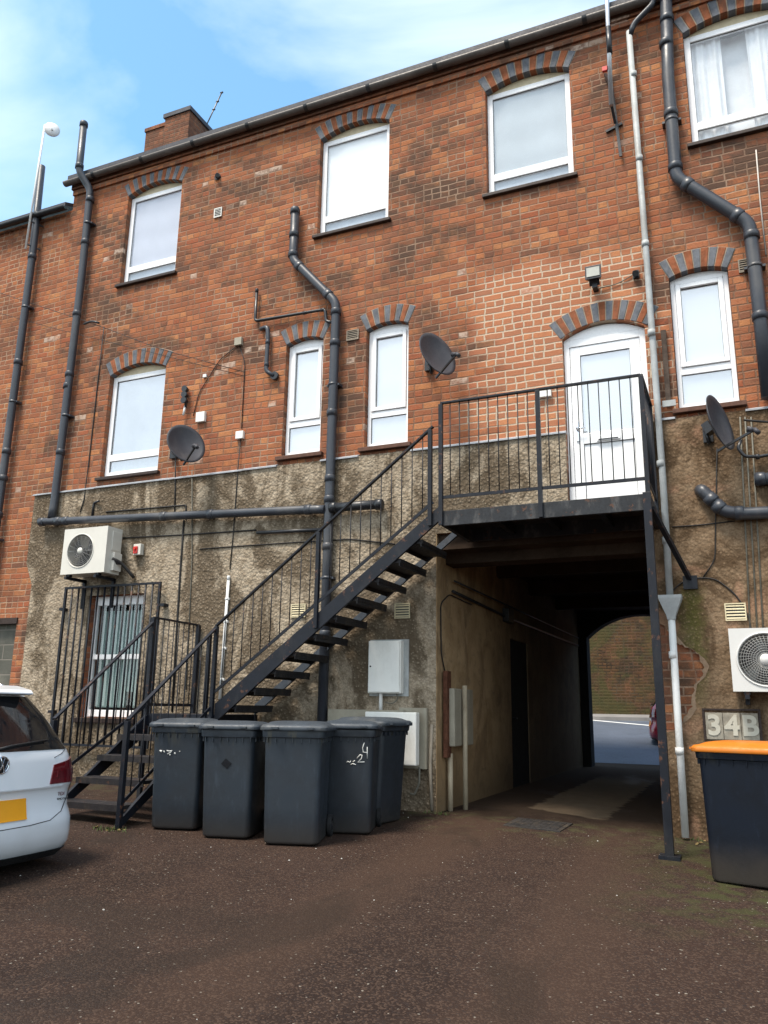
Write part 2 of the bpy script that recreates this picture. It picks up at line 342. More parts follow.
def glass_mat(name='window glass', tint=(.97, .985, .99), base=.06):
    m = bpy.data.materials.new(name); m.use_nodes = True; t = m.node_tree; t.nodes.clear()
    o = t.nodes.new('ShaderNodeOutputMaterial'); mx_ = t.nodes.new('ShaderNodeMixShader')
    tr = t.nodes.new('ShaderNodeBsdfTransparent'); tr.inputs[0].default_value = (*tint, 1)
    gl = t.nodes.new('ShaderNodeBsdfGlossy'); gl.inputs['Roughness'].default_value = .01
    fr = t.nodes.new('ShaderNodeFresnel'); fr.inputs[0].default_value = 1.6
    a = t.nodes.new('ShaderNodeMath'); a.operation = 'MULTIPLY_ADD'; a.inputs[1].default_value = 1.5; a.inputs[2].default_value = base
    g = t.nodes.new('ShaderNodeNewGeometry'); nz_ = t.nodes.new('ShaderNodeTexNoise'); nz_.inputs['Scale'].default_value = 1.3
    bp = t.nodes.new('ShaderNodeBump'); bp.inputs['Strength'].default_value = .03; bp.inputs['Distance'].default_value = .03
    t.links.new(g.outputs['Position'], nz_.inputs['Vector']); t.links.new(nz_.outputs['Fac'], bp.inputs['Height']); t.links.new(bp.outputs[0], gl.inputs['Normal'])
    fb = t.nodes.new('ShaderNodeMath'); fb.operation = 'SUBTRACT'; fb.inputs[0].default_value = 1; t.links.new(g.outputs['Backfacing'], fb.inputs[1])
    fm = t.nodes.new('ShaderNodeMath'); fm.operation = 'MULTIPLY'; t.links.new(a.outputs[0], fm.inputs[0]); t.links.new(fb.outputs[0], fm.inputs[1]); fm.use_clamp = True
    t.links.new(fr.outputs[0], a.inputs[0]); t.links.new(fm.outputs[0], mx_.inputs[0]); t.links.new(tr.outputs[0], mx_.inputs[1]); t.links.new(gl.outputs[0], mx_.inputs[2]); t.links.new(mx_.outputs[0], o.inputs[0])
    return m
M['glass'] = glass_mat()
M['glass_hi'] = glass_mat('reflective window glass', base=.42)
def car_paint(name, col, coat=1.0):
    s = N(name, .35, .0); n = s.noise(s.pos, 4, 4)
    z = s.sep(s.pos)[2]
    c = s.mix(s.step(s.add(z, s.mul(n, .3)), .05, .5, .35, 0), col, (.22, .20, .17))
    s.base(c); s.b.inputs['Coat Weight'].default_value = coat; s.b.inputs['Coat Roughness'].default_value = .05; return s.m
M['car_white'] = car_paint('white car paint', (.70, .71, .73))
M['car_red'] = car_paint('dark red car paint', (.20, .01, .025))
M['car_glass'] = plain('tinted car glass', (.008, .009, .011), .04, var=.1)
M['car_trim'] = plain('black car trim', (.02, .02, .021), .5, var=.2)
M['tail'] = plain('tail light red', (.11, .004, .008), .12, var=.1, coat=1)
M['tail_d'] = plain('tail light deep red', (.09, .004, .008), .12, var=.1, coat=1)
M['chrome'] = plain('chrome', (.75, .76, .78), .12, 1.0, var=.05)
M['plate'] = plain('yellow plate', (.80, .33, .008), .45, var=.05)
M['lamp_glass'] = plain('lamp glass', (.45, .45, .40), .15, var=.2)

# ---------------------------------------------------------------- mesh helpers
class MB:
    def __init__(s): s.v = []; s.f = []; s.mi = []; s.sm = []
    def _add(s, vs, fs, mi=0, sm=False):
        b = len(s.v); s.v += [Vector(p) for p in vs]
        for f in fs: s.f.append(tuple(i+b for i in f)); s.mi.append(mi); s.sm.append(sm)
        return s
    def box(s, x0, x1, y0, y1, z0, z1, mi=0):
        vs = [(x, y, z) for z in (z0, z1) for y in (y0, y1) for x in (x0, x1)]
        return s._add(vs, [(0, 2, 3, 1), (4, 5, 7, 6), (0, 1, 5, 4), (2, 6, 7, 3), (0, 4, 6, 2), (1, 3, 7, 5)], mi)
    def hexa(s, vs, mi=0):      # 4 bottom + 4 top points in loop order
        return s._add(vs, [(3, 2, 1, 0), (4, 5, 6, 7), (0, 1, 5, 4), (1, 2, 6, 5), (2, 3, 7, 6), (3, 0, 4, 7)], mi)
    def bar(s, p, q, w, h, mi=0, up=(0, 0, 1)):
        p, q = Vector(p), Vector(q); d = (q-p).normalized(); u = Vector(up)
        if abs(d.dot(u)) > .99: u = Vector((0, 1, 0))
        a = d.cross(u).normalized()*w/2; b = a.cross(d).normalized()*h/2
        return s.hexa([p-a-b, p+a-b, p+a+b, p-a+b, q-a-b, q+a-b, q+a+b, q-a+b], mi)
    def tube(s, pts, r, seg=14, mi=0, caps=True, closed=False, rad=None):
        pts = [Vector(p) for p in pts]; n = len(pts); rings = []; prev = None
        for i, p in enumerate(pts):
            if closed: d = (pts[(i+1) % n]-pts[i-1]).normalized()
            elif i == 0: d = (pts[1]-p).normalized()
            elif i == n-1: d = (p-pts[-2]).normalized()
            else:
                d1 = (p-pts[i-1]).normalized(); d2 = (pts[i+1]-p).normalized(); d = (d1+d2).normalized()
            if prev is None:
                u = Vector((0, 0, 1)) if abs(d.z) < .9 else Vector((1, 0, 0)); a = d.cross(u).normalized()
            else: a = (prev-d*prev.dot(d)).normalized()
            prev = a; b = d.cross(a)
            k = 1.0
            if 0 < i < n-1 and not closed:
                c = max(.5, math.sqrt((1+(pts[i]-pts[i-1]).normalized().dot((pts[i+1]-pts[i]).normalized()))/2)); k = 1.0 if c > .97 else 1/c*.97
            rr = (rad[i] if rad else r)*k
            rings.append([p+(a*math.cos(t)+b*math.sin(t))*rr for t in [2*math.pi*j/seg for j in range(seg)]])
        vs = [v for rg in rings for v in rg]; fs = []
        for i in range(n if closed else n-1):
            for j in range(seg):
                k2 = (i+1) % n; fs.append((i*seg+j, i*seg+(j+1) % seg, k2*seg+(j+1) % seg, k2*seg+j))
        s._add(vs, fs, mi, True)
        if caps and not closed:
            b = len(s.v)-len(vs)
            s.f.append(tuple(b+j for j in reversed(range(seg)))); s.mi.append(mi); s.sm.append(False)
            s.f.append(tuple(b+(n-1)*seg+j for j in range(seg))); s.mi.append(mi); s.sm.append(False)
        return s
    def lathe(s, prof, org, axis=(0, 0, 1), seg=28, mi=0, sm=True):
        q = Vector(axis).to_track_quat('Z', 'Y'); vs = []; n = len(prof); o = Vector(org)
        for r, h in prof:
            for j in range(seg):
                t = 2*math.pi*j/seg; vs.append(o+q@Vector((r*math.cos(t), r*math.sin(t), h)))
        fs = [(i*seg+j, i*seg+(j+1) % seg, (i+1)*seg+(j+1) % seg, (i+1)*seg+j) for i in range(n-1) for j in range(seg)]
        s._add(vs, fs, mi, sm); return s
    def plate(s, poly, holes, o, ux, uy, th, mi=0, back=True):
        """flat 2-D polygon with holes, extruded by th along ux x uy negative (front face at o)"""
        ux, uy = Vector(ux), Vector(uy); nrm = ux.cross(uy); o = Vector(o)
        def area(l): return sum(l[i][0]*l[(i+1) % len(l)][1]-l[(i+1) % len(l)][0]*l[i][1] for i in range(len(l)))/2
        loops = [poly if area(poly) > 0 else poly[::-1]]+[h if area(h) < 0 else h[::-1] for h in holes]
        flat = [p for l in loops for p in l]
        tris = tessellate_polygon([[Vector((p[0], p[1], 0)) for p in l] for l in loops])
        n = len(flat); F = [o+ux*p[0]+uy*p[1] for p in flat]; B = [p-nrm*th for p in F]; fs = []
        for t in tris:
            a, b, c = [flat[i] for i in t]
            ccw = (b[0]-a[0])*(c[1]-a[1])-(c[0]-a[0])*(b[1]-a[1]) > 0
            t = tuple(t) if ccw else tuple(reversed(t)); fs.append(t)
            if back: fs.append(tuple(i+n for i in reversed(t)))
        k = 0
        for l in loops:
            m = len(l)
            for i in range(m): a = k+i; b = k+(i+1) % m; fs.append((b, a, a+n, b+n))
            k += m
        return s._add(F+B, fs, mi)
    def grid(s, fn, us, vs_, mi=0, sm=True, flip=False):
        pts = [fn(u, v) for v in vs_ for u in us]; nu = len(us)
        fs = []
        for j in range(len(vs_)-1):
            for i in range(nu-1):
                q = (j*nu+i, j*nu+i+1, (j+1)*nu+i+1, (j+1)*nu+i); fs.append(q[::-1] if flip else q)
        return s._add(pts, fs, mi, sm)
    def build(s, name, mats, parent=None, bevel=0, label=None, loc=None, seg=2):
        me = bpy.data.meshes.new(name)
        vs = s.v
        if loc is not None: vs = [v-Vector(loc) for v in vs]
        me.from_pydata([tuple(v) for v in vs], [], s.f)
        mats = mats if isinstance(mats, (list, tuple)) else [mats]
        for m in mats: me.materials.append(M[m] if isinstance(m, str) else m)
        me.polygons.foreach_set('material_index', s.mi); me.polygons.foreach_set('use_smooth', s.sm); me.update()
        o = bpy.data.objects.new(name, me); COL.objects.link(o)
        if loc is not None: o.location = loc
        if bevel:
            md = o.modifiers.new('bevel', 'BEVEL'); md.width = bevel; md.segments = seg; md.limit_method = 'ANGLE'; md.angle_limit = R_(40)
        if parent: o.parent = parent
        if label: o['label'] = label
        return o
def tag(o, label=None, cat=None, group=None, kind=None):
    for k, v in (('label', label), ('category', cat), ('group', group), ('kind', kind)):
        if v: o[k] = v
    return o
def thing(name, label, cat, loc=(0, 0, 0), rz=0, group=None, scale=1):
    o = bpy.data.objects.new(name, None); COL.objects.link(o); o.location = loc; o.rotation_euler = (0, 0, rz); o.scale = (scale,)*3
    o.empty_display_size = .1
    return tag(o, label, cat, group)
def part(name, mb, mats, parent, **k):      # mesh in world coords, parented to a thing standing at parent.location (no rotation)
    o = mb.build(name, mats, None, **k); o.parent = parent; o.location = Vector(o.location)
    p = parent; off = Vector((0, 0, 0))
    while p is not None: off += Vector(p.location); p = p.parent
    o.location = Vector(o.location)-off
    return o
def smooth_path(pts, r=.12, n=5):
    """round the corners of a polyline"""
    pts = [Vector(p) for p in pts]; out = [pts[0]]
    for i in range(1, len(pts)-1):
        a, b, c = pts[i-1], pts[i], pts[i+1]; k = min(r, (a-b).length*.45, (c-b).length*.45)
        p, q = b+(a-b).normalized()*k, b+(c-b).normalized()*k
        for j in range(n+1):
            t = j/n; out.append(p*(1-t)**2+b*2*t*(1-t)+q*t*t)
    return out+[pts[-1]]
def arc_pts(x0, x1, z, rise, n=12):
    """segmental arch from x1 back to x0 (top edge of an opening)"""
    h = (x1-x0)/2; Rr = (h*h+rise*rise)/(2*rise); cx = (x0+x1)/2; cz = z+rise-Rr; a = math.asin(h/Rr)
    return [(cx+Rr*math.sin(a-2*a*i/n), cz+Rr*math.cos(a-2*a*i/n)) for i in range(n+1)], (cx, cz, Rr, a)
def opening(x0, x1, z0, z1, rise): return [(x0, z0), (x1, z0)]+arc_pts(x0, x1, z1, rise)[0]

# ---------------------------------------------------------------- ground, road
YW = 20.5
def gz(x, y):
    xc = min(3, max(-10, x)); b = -.0966-.0266*xc
    if y < 0: return b+.0452*max(y, -12)
    if y < 7: return b
    if y < 9.3: t = (y-7)/2.3; return b*(1-t)-.03*t
    return -.03+.083*(min(y, 21)-9.3)
def hit(u, v):
    d = ray(u, v); t = .5
    for i in range(4000):
        p = CAM+d*t
        if p.z <= gz(p.x, p.y): return p
        t += .01
    return p
xs = sorted(set([-400, -200, -100, -60, -30, -20, -14, 14, 20, 30, 60, 100, 200, 400]+[x*.5 for x in range(-24, 13)]))
ys = sorted(set([-400, -200, -100, -60, -40, -20, -14, -12, 30, 60, 100, 200, 400, 9.3, 20.5, 21]+[y*.5 for y in range(-22, 44)]))
g = MB(); g.grid(lambda x, y: (x, y, gz(x, y)), xs, ys, sm=True); tag(g.build('ground', 'ground'), kind='structure')
def strip(x0, x1, y0, y1, dz, name, mat, n=30):
    g = MB(); g.grid(lambda x, y: (x, y, gz(x, y)+dz), [x0, -30, -10, -5, -3, 0, 3, 10, 30, x1], [y0+(y1-y0)*i/n for i in range(n+1)]); o = g.build(name, mat); return o
tag(strip(-80, 80, 9.85, YW-1.0, .006, 'road', 'road'), kind='structure')
g = MB(); g.grid(lambda x, k: (x, [YW-1.0, YW-1.0, YW-.85, YW][k], gz(x, [YW-1.0, YW-1.0, YW-.85, YW][k])+[-.02, .12, .12, .125][k]), [-80, -30, -10, 0, 10, 80], range(4), sm=False)
tag(g.build('pavement', 'pave'), kind='structure')
a, b = hit(560, 717.5), hit(690, 729.5); dv = (b-a); nrm = Vector((-dv.y, dv.x, 0)).normalized()*.09
g = MB(); g.grid(lambda s, t: (lambda p: (p.x, p.y, gz(p.x, p.y)+.011))(a+dv*s+nrm*t), [i/20 for i in range(21)], [-1, 1]); tag(g.build('road_line', 'line'), kind='structure')

# far boundary wall across the street
t = thing('boundary_wall', 'long weathered brick boundary wall across the street, seen through the archway', 'wall', (0, YW, 1))
w = MB(); w.box(-40, 40, YW, YW+.5, .6, 4.55); part('wall', w, 'brick_far', t)
w = MB()
for k, (z, pr) in enumerate(((4.55, .07), (4.63, .12))): w.box(-40, 40, YW-pr, YW+.5, z, z+.078)
part('corbel', w, 'brick_far', t)
w = MB(); w.box(-40, 40, YW+.05, YW+.5, 4.712, 7.0); part('upper_wall', w, 'brick_far', t)

# ---------------------------------------------------------------- main brick building
BLD = thing('brick_building', 'three storey red brick terrace with white windows, brown rendered base and open passage', 'building', (-3.4, 0, 0))
XL, XR, EAVE = -9.9, 3.2, 9.86
TX0, TX1, TZ = -3.265, -.775, 3.18                 # passage opening
WINS = {  # name: x0,x1,z0,z1(spring),rise
 'T1': (-8.68, -7.59, 7.64, 9.28, .13), 'T2': (-5.09, -3.98, 7.66, 9.28, .13), 'T3': (-2.57, -1.44, 7.65, 9.26, .13), 'T4': (-.05, 1.10, 7.66, 9.26, .13),
 'M1': (-8.68, -7.60, 4.42, 6.09, .13), 'M2': (-5.51, -4.92, 4.40, 6.06, .07), 'M3': (-4.27, -3.66, 4.38, 6.06, .07), 'M4': (-.42, .21, 4.38, 6.00, .07)}
GW = (-8.62, -7.62, .93, 2.64)
DOOR = (-1.67, -.72, 3.22, 5.46, .15)
hol = [opening(*v) for v in WINS.values()]+[opening(*DOOR), [(GW[0], GW[2]), (GW[1], GW[2]), (GW[1], GW[3]), (GW[0], GW[3])]]
wall = MB()
wall.plate([(XL, -.6), (TX0, -.6), (TX0, TZ), (TX1, TZ), (TX1, -.6), (XR, -.6), (XR, EAVE), (XL, EAVE)], hol, (0, 0, 0), (1, 0, 0), (0, 0, 1), .30)
part('brick_wall', wall, 'brick', BLD)
# roughcast skin (proud of the brickwork), with a ragged hole where it has fallen off
LED = 4.275
sk = MB(); sp = .035
left = [(-9.80, -.6), (TX0, -.6), (TX0, TZ), (TX1, TZ)]
poly = [(-9.76, -.6), (TX0, -.6), (TX0, TZ), (-1.9, TZ), (-1.9, LED), (-9.93, LED+.02), (-9.94, 3.2), (-9.78, 2.86)]
hl = [[(GW[0], GW[2]), (GW[1], GW[2]), (GW[1], GW[3]), (GW[0], GW[3])]]
sk.plate(poly, hl, (0, -sp, 0), (1, 0, 0), (0, 0, 1), sp-.003)
sk.plate([(-1.896, TZ), (TX1, TZ), (TX1, 3.20), (DOOR[0], 3.20), (DOOR[0], LED), (-1.896, LED)], [], (0, -sp, 0), (1, 0, 0), (0, 0, 1), sp-.003)
part('render', sk, 'render', BLD, label='grey brown roughcast render, streaked with damp')
random.seed(11)
edge = [(-.69, 1.96), (-.63, 1.86), (-.56, 1.80), (-.48, 1.78), (-.43, 1.74), (-.385, 1.66), (-.36, 1.57), (-.39, 1.47), (-.45, 1.41), (-.48, 1.30), (-.50, 1.18), (-.57, 1.08), (-.63, 1.0), (-.69, .94)]
ed = []
for (p, q) in zip(edge, edge[1:]):
    for i in range(4):
        f = i/4; ed.append((p[0]+(q[0]-p[0])*f+random.uniform(-.012, .012), p[1]+(q[1]-p[1])*f+random.uniform(-.01, .01)))
ed.append(edge[-1])
sk = MB(); xr0 = TX1+.06
poly = [(TX1, LED-.02), (TX1, 2.04), (-.72, 2.01)]+ed+[(TX1, .93), (TX1, -.6), (XR, -.6), (XR, LED), (DOOR[1], LED)]
sk.plate(poly, [], (0, -sp*1.1, 0), (1, 0, 0), (0, 0, 1), sp*1.1-.003)
part('render', sk, 'render_r', BLD, label='darker brown damp render with green algae right of the passage')
pch = MB()   # feathered patching mortar round the broken edge
outer = [(x+.030+.022*math.sin(i*1.3), z+.02*math.cos(i)) for i, (x, z) in enumerate(edge)]
pch.plate([(x-.006, z) for x, z in ed]+[(p[0], p[1]) for p in outer[::-1]], [], (0, -.0425, 0), (1, 0, 0), (0, 0, 1), .004)
M['patch'] = plain('pale pink patch mortar', (.31, .22, .15), .9, var=.4, scale=9, bump=.6)
part('mortar_patch', pch, 'patch', BLD)
# flashing ledge on top of the render
random.seed(3)
for x0, x1 in ((-9.95, -8.72), (-8.72, -7.4), (-7.4, -6.1), (-6.1, -5.55), (-4.88, -4.33), (-3.6, -2.7), (-2.7, -1.66), (-.66, -.46), (.25, 1.6), (1.6, XR)):
    dz = random.uniform(-.008, .008); h = .035
    ld = MB(); ld.hexa([(x0, -.062, LED-.012+dz), (x1, -.062, LED-.012+dz), (x1, -.001, LED-.012+dz), (x0, -.001, LED-.012+dz), (x0, -.062, LED+.006+dz), (x1, -.062, LED+.006+dz), (x1, -.001, LED+h+dz), (x0, -.001, LED+h+dz)])
    part('ledge', ld, 'lead', BLD)
# corbel course, eaves board, roof
c = MB(); c.box(XL, XR, -.035, -.003, 9.60, 9.685); part('corbel', c, 'brick', BLD)
c = MB(); c.box(XL-.02, XR, -.06, -.002, 9.70, 9.84); part('eaves_course', c, 'brick_ch', BLD)
RY, RZ = 4.7, 12.6
c = MB(); th = .07
c.hexa([(XL-.05, -.14, 9.86), (XR, -.14, 9.86), (XR, RY, RZ), (XL-.05, RY, RZ), (XL-.05, -.14, 9.86+th), (XR, -.14, 9.86+th), (XR, RY, RZ+th), (XL-.05, RY, RZ+th)])
c.hexa([(XL-.05, RY, RZ), (XR, RY, RZ), (XR, 9.6, 9.86), (XL-.05, 9.6, 9.86), (XL-.05, RY, RZ+th), (XR, RY, RZ+th), (XR, 9.6, 9.86+th), (XL-.05, 9.6, 9.86+th)])
c.tube([(XL, RY, RZ+.08), (XR, RY, RZ+.08)], .09, 10)
ROOF = part('roof', c, 'slate', BLD)
# side and far walls, passage walls, passage ceiling
c = MB()
c.plate([(.3, -.6), (9.1, -.6), (9.1, 9.8), (RY, 12.55), (.3, 9.9)], [], (XL+.001, 0, 0), (0, -1, 0), (0, 0, 1), .3) if False else None
c._add([(XL, .301, -.6), (XL, 9.1, -.6), (XL, 9.1, 9.9), (XL, RY, 12.55), (XL, .301, 10.05)], [(4, 3, 2, 1, 0)])
part('gable_wall', c, 'brick', BLD); c = MB()
c._add([(XR, .301, -.6), (XR, 9.1, -.6), (XR, 9.1, 9.9), (XR, RY, 12.55), (XR, .301, 10.05)], [(0, 1, 2, 3, 4)])
part('gable_wall', c, 'brick', BLD)
c = MB()
ap, _ = arc_pts(-3.09, -.80, 2.68, .48, 18)
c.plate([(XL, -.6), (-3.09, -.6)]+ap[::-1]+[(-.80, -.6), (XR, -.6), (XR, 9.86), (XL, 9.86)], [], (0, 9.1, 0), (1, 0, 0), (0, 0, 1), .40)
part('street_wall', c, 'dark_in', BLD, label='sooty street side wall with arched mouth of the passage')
M['passage_pier'] = plain('sooty painted pier', (.035, .037, .045), .8, var=.4)
c = MB(); DY0, DY1, DZ = 3.31, 4.40, 2.2
c.plate([(.301, -.6), (9.1, -.6), (9.1, 3.32), (.301, 3.32)], [[(DY0, -.1), (DY1, -.1), (DY1, DZ), (DY0, DZ)]], (TX0, 0, 0), (0, 1, 0), (0, 0, 1), .15)
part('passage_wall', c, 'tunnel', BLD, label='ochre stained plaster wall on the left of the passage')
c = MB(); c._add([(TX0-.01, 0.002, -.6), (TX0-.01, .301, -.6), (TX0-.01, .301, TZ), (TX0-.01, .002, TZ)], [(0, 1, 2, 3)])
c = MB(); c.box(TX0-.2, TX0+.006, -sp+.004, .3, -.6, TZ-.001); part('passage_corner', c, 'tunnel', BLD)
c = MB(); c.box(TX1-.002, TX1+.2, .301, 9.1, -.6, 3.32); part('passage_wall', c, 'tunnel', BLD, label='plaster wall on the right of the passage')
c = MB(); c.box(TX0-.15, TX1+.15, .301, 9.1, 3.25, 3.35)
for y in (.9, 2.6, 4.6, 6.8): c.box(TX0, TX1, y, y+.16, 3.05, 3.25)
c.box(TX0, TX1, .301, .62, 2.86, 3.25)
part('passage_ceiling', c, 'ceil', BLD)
c = MB(); c.box(TX0+.002, TX1-.002, .03, .30, 2.99, 3.178); part('lintel', c, 'ceil', BLD)  # dark box added to blacken the shaded gap under the platform
c = MB(); c.box(TX0-.06, TX0-.015, DY0+.01, DY1-.01, -.05, DZ-.01)
dd = part('passage_door', c, 'dark_in', BLD)
h = MB(); h.tube([(TX0-.014, DY0+.12, 1.0), (TX0+.03, DY0+.12, 1.0), (TX0+.03, DY0+.22, 1.0)], .01, 8); part('handle', h, 'steel', dd)
c = MB(); c.tube([(TX0+.03, .5, 2.55), (TX0+.03, 3.0, 2.5), (TX0+.03, 8.9, 2.5)], .02, 8, 0); c.tube([(TX0+.05, .5, 2.68), (TX0+.05, 8.9, 2.66)], .012, 8)
c.box(TX0+.002, TX0+.1, 2.9, 3.2, 2.42, 2.62)
tag(c.build('conduit', 'bpipe'), 'dark conduits clipped high along the passage wall', 'conduit')

# inner rooms (dark boxes behind the glazing so nothing shows through)
for k, v in list(WINS.items())+[('G', (*GW, 0)), ('D', DOOR)]:
    c = MB()
    x0, x1, z0, z1 = v[:4]; x0 -= .25; x1 += .25; z0 -= .2; z1 += .35; y0, y1 = .305, 1.2
    P = [(x0, y0, z0), (x1, y0, z0), (x1, y1, z0), (x0, y1, z0), (x0, y0, z1), (x1, y0, z1), (x1, y1, z1), (x0, y1, z1)]
    c._add(P, [(0, 1, 2, 3), (7, 6, 5, 4), (1, 5, 6, 2), (2, 6, 7, 3), (3, 7, 4, 0)])
    part('room', c, 'dark_in', BLD)

# brick arches
def arch(x0, x1, z, rise, n, hgt=.235, grey0=True, lab=None):
    _, (cx, cz, Rr, a) = arc_pts(x0, x1, z, rise); m = MB(); a2 = a*1.0
    aa = math.asin(min(.99, ((x1-x0)/2)/Rr))
    for i in range(n):
        t0 = -aa+2*aa*(i+.07)/n; t1 = -aa+2*aa*(i+.93)/n
        grey = (i % 2 == 0) == grey0
        pts = []
        dy = random.uniform(0, .006)
        for t, r in ((t0, Rr-.004), (t1, Rr-.004), (t1, Rr+hgt), (t0, Rr+hgt)): pts.append((cx+r*math.sin(t), cz+r*math.cos(t)))
        m.hexa([(p[0], .11, p[1]) for p in pts][::1]+[(p[0], -.006-dy, p[1]) for p in pts], 0 if grey else 1)
    k = 16; f = MB()
    for i in range(k):
        t0 = -aa+2*aa*i/k; t1 = -aa+2*aa*(i+1)/k; pts = [(cx+r*math.sin(t), cz+r*math.cos(t)) for t, r in ((t0, Rr-.001), (t1, Rr-.001), (t1, Rr+hgt+.006), (t0, Rr+hgt+.006))]
        m.hexa([(p[0], .105, p[1]) for p in pts]+[(p[0], -.003, p[1]) for p in pts], 2)
    part('brick_arch', m, ['blue_brick', 'red_brick', 'mortar'], BLD, bevel=.003, seg=1, label=lab)
NB = {'T1': 15, 'T2': 15, 'T3': 13, 'T4': 13, 'M1': 15, 'M2': 9, 'M3': 9, 'M4': 9}
for k, (x0, x1, z0, z1, r) in WINS.items(): arch(x0, x1, z1, r, NB[k], grey0=True)
arch(DOOR[0]-.02, DOOR[1]+.04, DOOR[3]+.005, DOOR[4], 15, .24)

# windows
def window(key, blind, fy=.085, transom=.30, sill='sill', glass='glass', slim=False):
    x0, x1, z0, z1, rise = WINS[key]; m = MB(); F = .055 if slim else .078; a = fy; b = fy+.06
    top = z1+.0
    gp = .004
    m.box(x0+gp, x0+F, a, b, z0+.03, top); m.box(x1-F, x1-gp, a, b, z0+.03, top)
    m.box(x0+F, x1-F, a, b, z0+.03, z0+.03+F*1.1); m.box(x0+F, x1-F, a, b, top-F, top)
    zt = z0+transom*(1 if not slim else 1.15)
    m.box(x0+F, x1-F, a+.002, b, zt-.04, zt+.045+(0 if slim else .02))
    i0, i1 = x0+F, x1-F
    if slim:   # opening sash with a second frame
        s_ = .058
        for (za, zb) in ((zt+.045, top-F),):
            m.box(i0+.006, i0+s_, a-.016, b, za+.006, zb-.006); m.box(i1-s_, i1-.006, a-.016, b, za+.006, zb-.006)
            m.box(i0+s_, i1-s_, a-.016, b, za+.006, za+s_); m.box(i0+s_, i1-s_, a-.016, b, zb-s_, zb-.006)
    wdw = part('window', m, 'upvc', BLD, bevel=.006)
    if rise:
        pts = opening(x0+.003, x1-.003, z1-.002, z1, rise-.012)[2:]
        p = MB(); p.plate([(x0+.003, z1), (x1-.003, z1)]+arc_pts(x0+.003, x1-.003, z1+.001, rise-.01)[0][1:-1], [], (0, a+.012, 0), (1, 0, 0), (0, 0, 1), .04)
        part('arch_panel', p, 'upvc_old' if not slim else 'upvc', wdw)
    g_ = MB(); g_.box(x0+F-.005, x1-F+.005, a+.024, a+.032, z0+.07, z1-F+.005); part('pane', g_, glass, wdw)
    gasket = MB(); q = .004
    def gk(xa, xb, za, zb):
        for bx in ((xa, xa+q, za, zb), (xb-q, xb, za, zb), (xa+q, xb-q, za, za+q), (xa+q, xb-q, zb-q, zb)): gasket.box(bx[0], bx[1], a+.016, a+.023, bx[2], bx[3])
    e = .058 if slim else 0
    gk(i0+e, i1-e, zt+(.045 if slim else .065)+e, top-F-e); gk(i0, i1, z0+.03+F*1.1, zt-.04)
    part('gasket', gasket, 'car_trim', wdw)
    s2 = MB(); s2.box(x0-.05, x1+.05, -.06, fy-.002, z0-.035, z0+.012) if sill == 'sill' else s2.box(x0-.06, x1+.06, -.07, fy-.002, z0-.05, z0+.005)
    part('sill', s2, sill, wdw, bevel=.006)
    bl = MB(); y = (b+.03 if blind == 'curtain' else a+.045)
    if blind == 'curtain':
        def wave(x, z): return (x, y+.014*math.sin(x*38)+.010*math.sin(x*91+z), z)
        n = 70
        bl.grid(wave, [x0+.02+(x1-x0-.04)*i/n*.36 for i in range(n+1)], [z0+.05, z0+.6, z0+1.1, z1])
        bl.grid(wave, [x1-.45+(.43)*i/n for i in range(n+1)], [z0+.05, z0+.6, z0+1.1, z1])
        bl.grid(lambda x, z: (x, y+.10+.012*math.sin(x*16), z), [x0+.02+(x1-x0-.04)*i/n for i in range(n+1)], [z0+.05, z0+.6, z0+1.1, z1])
        part('curtain', bl, 'curtain', wdw)
    else:
        zb_ = zt+.004 if not slim else z0+.04; ph = x0*3.1
        bl.grid(lambda x, z: (x, y+.005*math.sin(x*5+z*2+ph)+.003*math.sin(z*13+ph)+.002*math.sin(x*23), z), [x0+.03+(x1-x0-.06)*i/30 for i in range(31)], [zb_+(z1-zb_-.02)*i/30 for i in range(31)])
        part('blind', bl, blind, wdw)
        if not slim:
            bl = MB(); bl.grid(lambda x, z: (x, a+.047, z), [x0+.02, x1-.02], [z0+.03, zt]); part('lower_film', bl, 'blind_dim', wdw)
    return wdw
for k, b_ in (('T1', 'blind_t'), ('T2', 'net'), ('T3', 'blind_t3'), ('T4', 'curtain')): window(k, b_)
window('M1', 'blind_dim', glass='glass_hi', transom=.33)
for k in ('M2', 'M3', 'M4'): window(k, 'net', slim=True, transom=.42, sill='sill_red', glass='glass_hi')
# barred ground window with vertical blinds
m = MB(); x0, x1, z0, z1 = GW; F = .06; a, b = .10, .16
m.box(x0+.004, x0+F, a, b, z0, z1); m.box(x1-F, x1-.004, a, b, z0, z1); m.box(x0+F, x1-F, a, b, z0+.01, z0+.01+F*1.6); m.box(x0+F, x1-F, a, b, z1-F*2.2, z1); zt = z0+.84; m.box(x0+F, x1-F, a, b, zt-.035, zt+.035)
wdw = part('window', m, 'upvc', BLD, bevel=.006)
m = MB(); m.box(x0+F-.004, x1-F+.004, a+.02, a+.028, z0+.05, z1-.05); part('pane', m, 'glass', wdw)
m = MB(); n = 10
for i in range(n):
    cx = x0+.09+(x1-x0-.18)*(i+.5)/n; w_ = .050; t_ = R_(24)
    zz = z0+.14 if not 6 <= i <= 7 else z0+.36
    m.grid(lambda u, v: (cx+u*w_*math.cos(t_), .24+u*w_*math.sin(t_)+.006*(1-u*u), v), [-1, -.5, 0, .5, 1], [zz, z1-.20])
o = part('vertical_blind', m, 'blind_g', wdw)
m = MB(); m.box(x0-.03, x1+.03, -.075, a-.002, z0-.07, z0-.003); part('sill', m, 'sill', wdw, bevel=.006)

